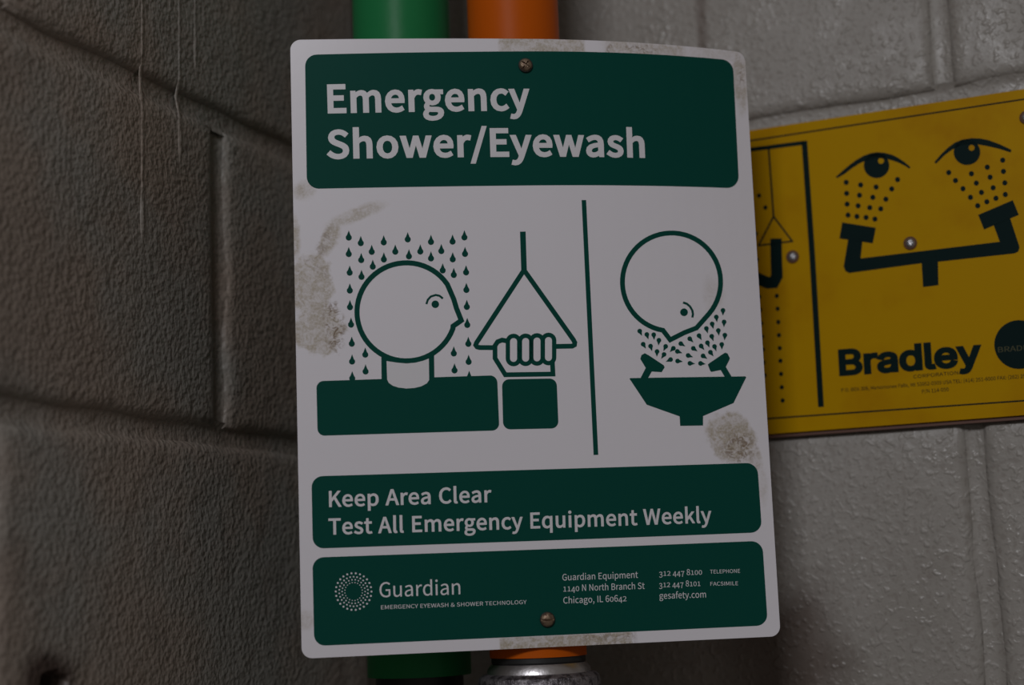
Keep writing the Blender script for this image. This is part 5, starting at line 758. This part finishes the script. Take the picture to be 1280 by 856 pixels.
# standoff behind the top of the sheet, then the two screws
rotn = N3.to_track_quat('Z', 'Y').to_euler()
screw_head('screw', 0.0038, M_BRASS, 0.9, safety_sign, sign_point(137.0, 339.6, 1.0), rotn, cross=True, washer=M_RUBBER, wr=1.12)
screw_head('screw', 0.0040, M_BRASS, 0.03, safety_sign, sign_point(140.5, 15.9, 1.0), rotn, washer=M_RUBBER, wr=1.10)
top_pt = sign_point(137.0, 339.6, -1.6)
st = link('standoff', lathe('standoff', [(0.006, 0.0), (0.006, 0.0345)], 24), M_SILVER, safety_sign)
st.location = top_pt
st.rotation_euler = Vector((0, 1, 0)).to_track_quat('Z', 'Y').to_euler()

# ------------------------------------------------------------------ the yellow sign on the right wall
YF = 0.006          # face of the yellow sheet in front of the blocks
right_dir = Vector((math.cos(WALL_A), -math.sin(WALL_A), 0))
right_nrm = Vector((-math.sin(WALL_A), -math.cos(WALL_A), 0))
YO = CORNER + right_dir * 0.4 + right_nrm * YF + Vector((0, 0, 1.6))
yellow_sign = thing('wall_sign', 'yellow emergency shower and eyewash sign fixed on the right block wall', 'sign', YO, -WALL_A)


def yellow_point(s, z, h):
    return Vector((s / 1000 - 0.4, -h / 1000, z / 1000))


bm = bmesh.new()
me = fill_mesh([[(p[0] + 221.0, p[1] - 57.9) for p in rounded(330.0, 204.4, 5.0)]], 0.5)
bm.from_mesh(me)
for v in bm.verts:
    v.co = yellow_point(v.co.x, v.co.y, 0.0 if v.co.z > 0 else -2.0)
bmesh.ops.recalc_face_normals(bm, faces=bm.faces)
link('sign_plate', to_mesh('sign_plate', bm), M_YELLOW, yellow_sign)
bm = bmesh.new()
me = fill_mesh([[(p[0] + 224.0, p[1] - 60.3) for p in rounded(324.0, 203.0, 5.0)]], 0.5)
bm.from_mesh(me)
for v in bm.verts:
    v.co = yellow_point(v.co.x, v.co.y, -2.0 if v.co.z > 0 else -YF * 1000)
bmesh.ops.recalc_face_normals(bm, faces=bm.faces)
link('shade_edge_board', to_mesh('shade_edge_board', bm), M_EDGE_SHADE, yellow_sign)  # added board; its dark lower lip stands for the shadow under the sheet
apply_art(YELLOW_ART, YELLOW_TEXT, yellow_point, yellow_sign, {'k': M_BLACK}, 0, M_BLACK)
for s, z, w in ((320.3, 57.1, M_RUST), (396.1, 56.9, M_RUST), (473.0, 128.0, M_RUST)):
    screw_head('screw', 0.0030, M_STEEL, 0.5, yellow_sign, yellow_point(s, z, 0.7), (math.pi / 2, 0, 0), cross=True, washer=w, wr=1.4)

# ------------------------------------------------------------------ the pipes
gp = thing('green_pipe', 'upright green painted pipe behind the left half of the white sign', 'pipe', (-0.0652, 0.975, 0.0))
link('pipe_length', lathe('pipe_length', [(0.0322, 1.3985), (0.0322, 2.6)], 96), M_GPIPE, gp)
link('elbow_socket', lathe('elbow_socket', [(0.0272, 1.36), (0.0272, 1.3985)], 64), M_RUBBER, gp)
link('lower_length', lathe('lower_length', [(0.0322, 0.0), (0.0322, 1.36)], 96), M_GPIPE, gp)

op = thing('orange_pipe', 'upright orange pipe with a grey metal coupling at its foot, behind the white sign', 'pipe', (0.0085, 0.9345, 0.0))
link('pipe_length', lathe('pipe_length', [(0.0289, 1.4092), (0.0289, 2.6)], 96), M_OPIPE, op)
link('gasket', lathe('gasket', [(0.0272, 1.4050), (0.0280, 1.4062), (0.0280, 1.4092)], 96), M_RUBBER, op)
cp = link('coupling', lathe('coupling', [(0.0360, 1.325), (0.0366, 1.330), (0.0366, 1.3945), (0.0358, 1.3975), (0.0335, 1.3992), (0.0300, 1.4000)], 96), M_CAST, op)
link('coupling_collar', lathe('coupling_collar', [(0.0312, 1.3990), (0.0306, 1.4022), (0.0284, 1.4052)], 96), M_SILVER, op)
link('lower_length', lathe('lower_length', [(0.0289, 0.0), (0.0289, 1.325)], 96), M_OPIPE, op)
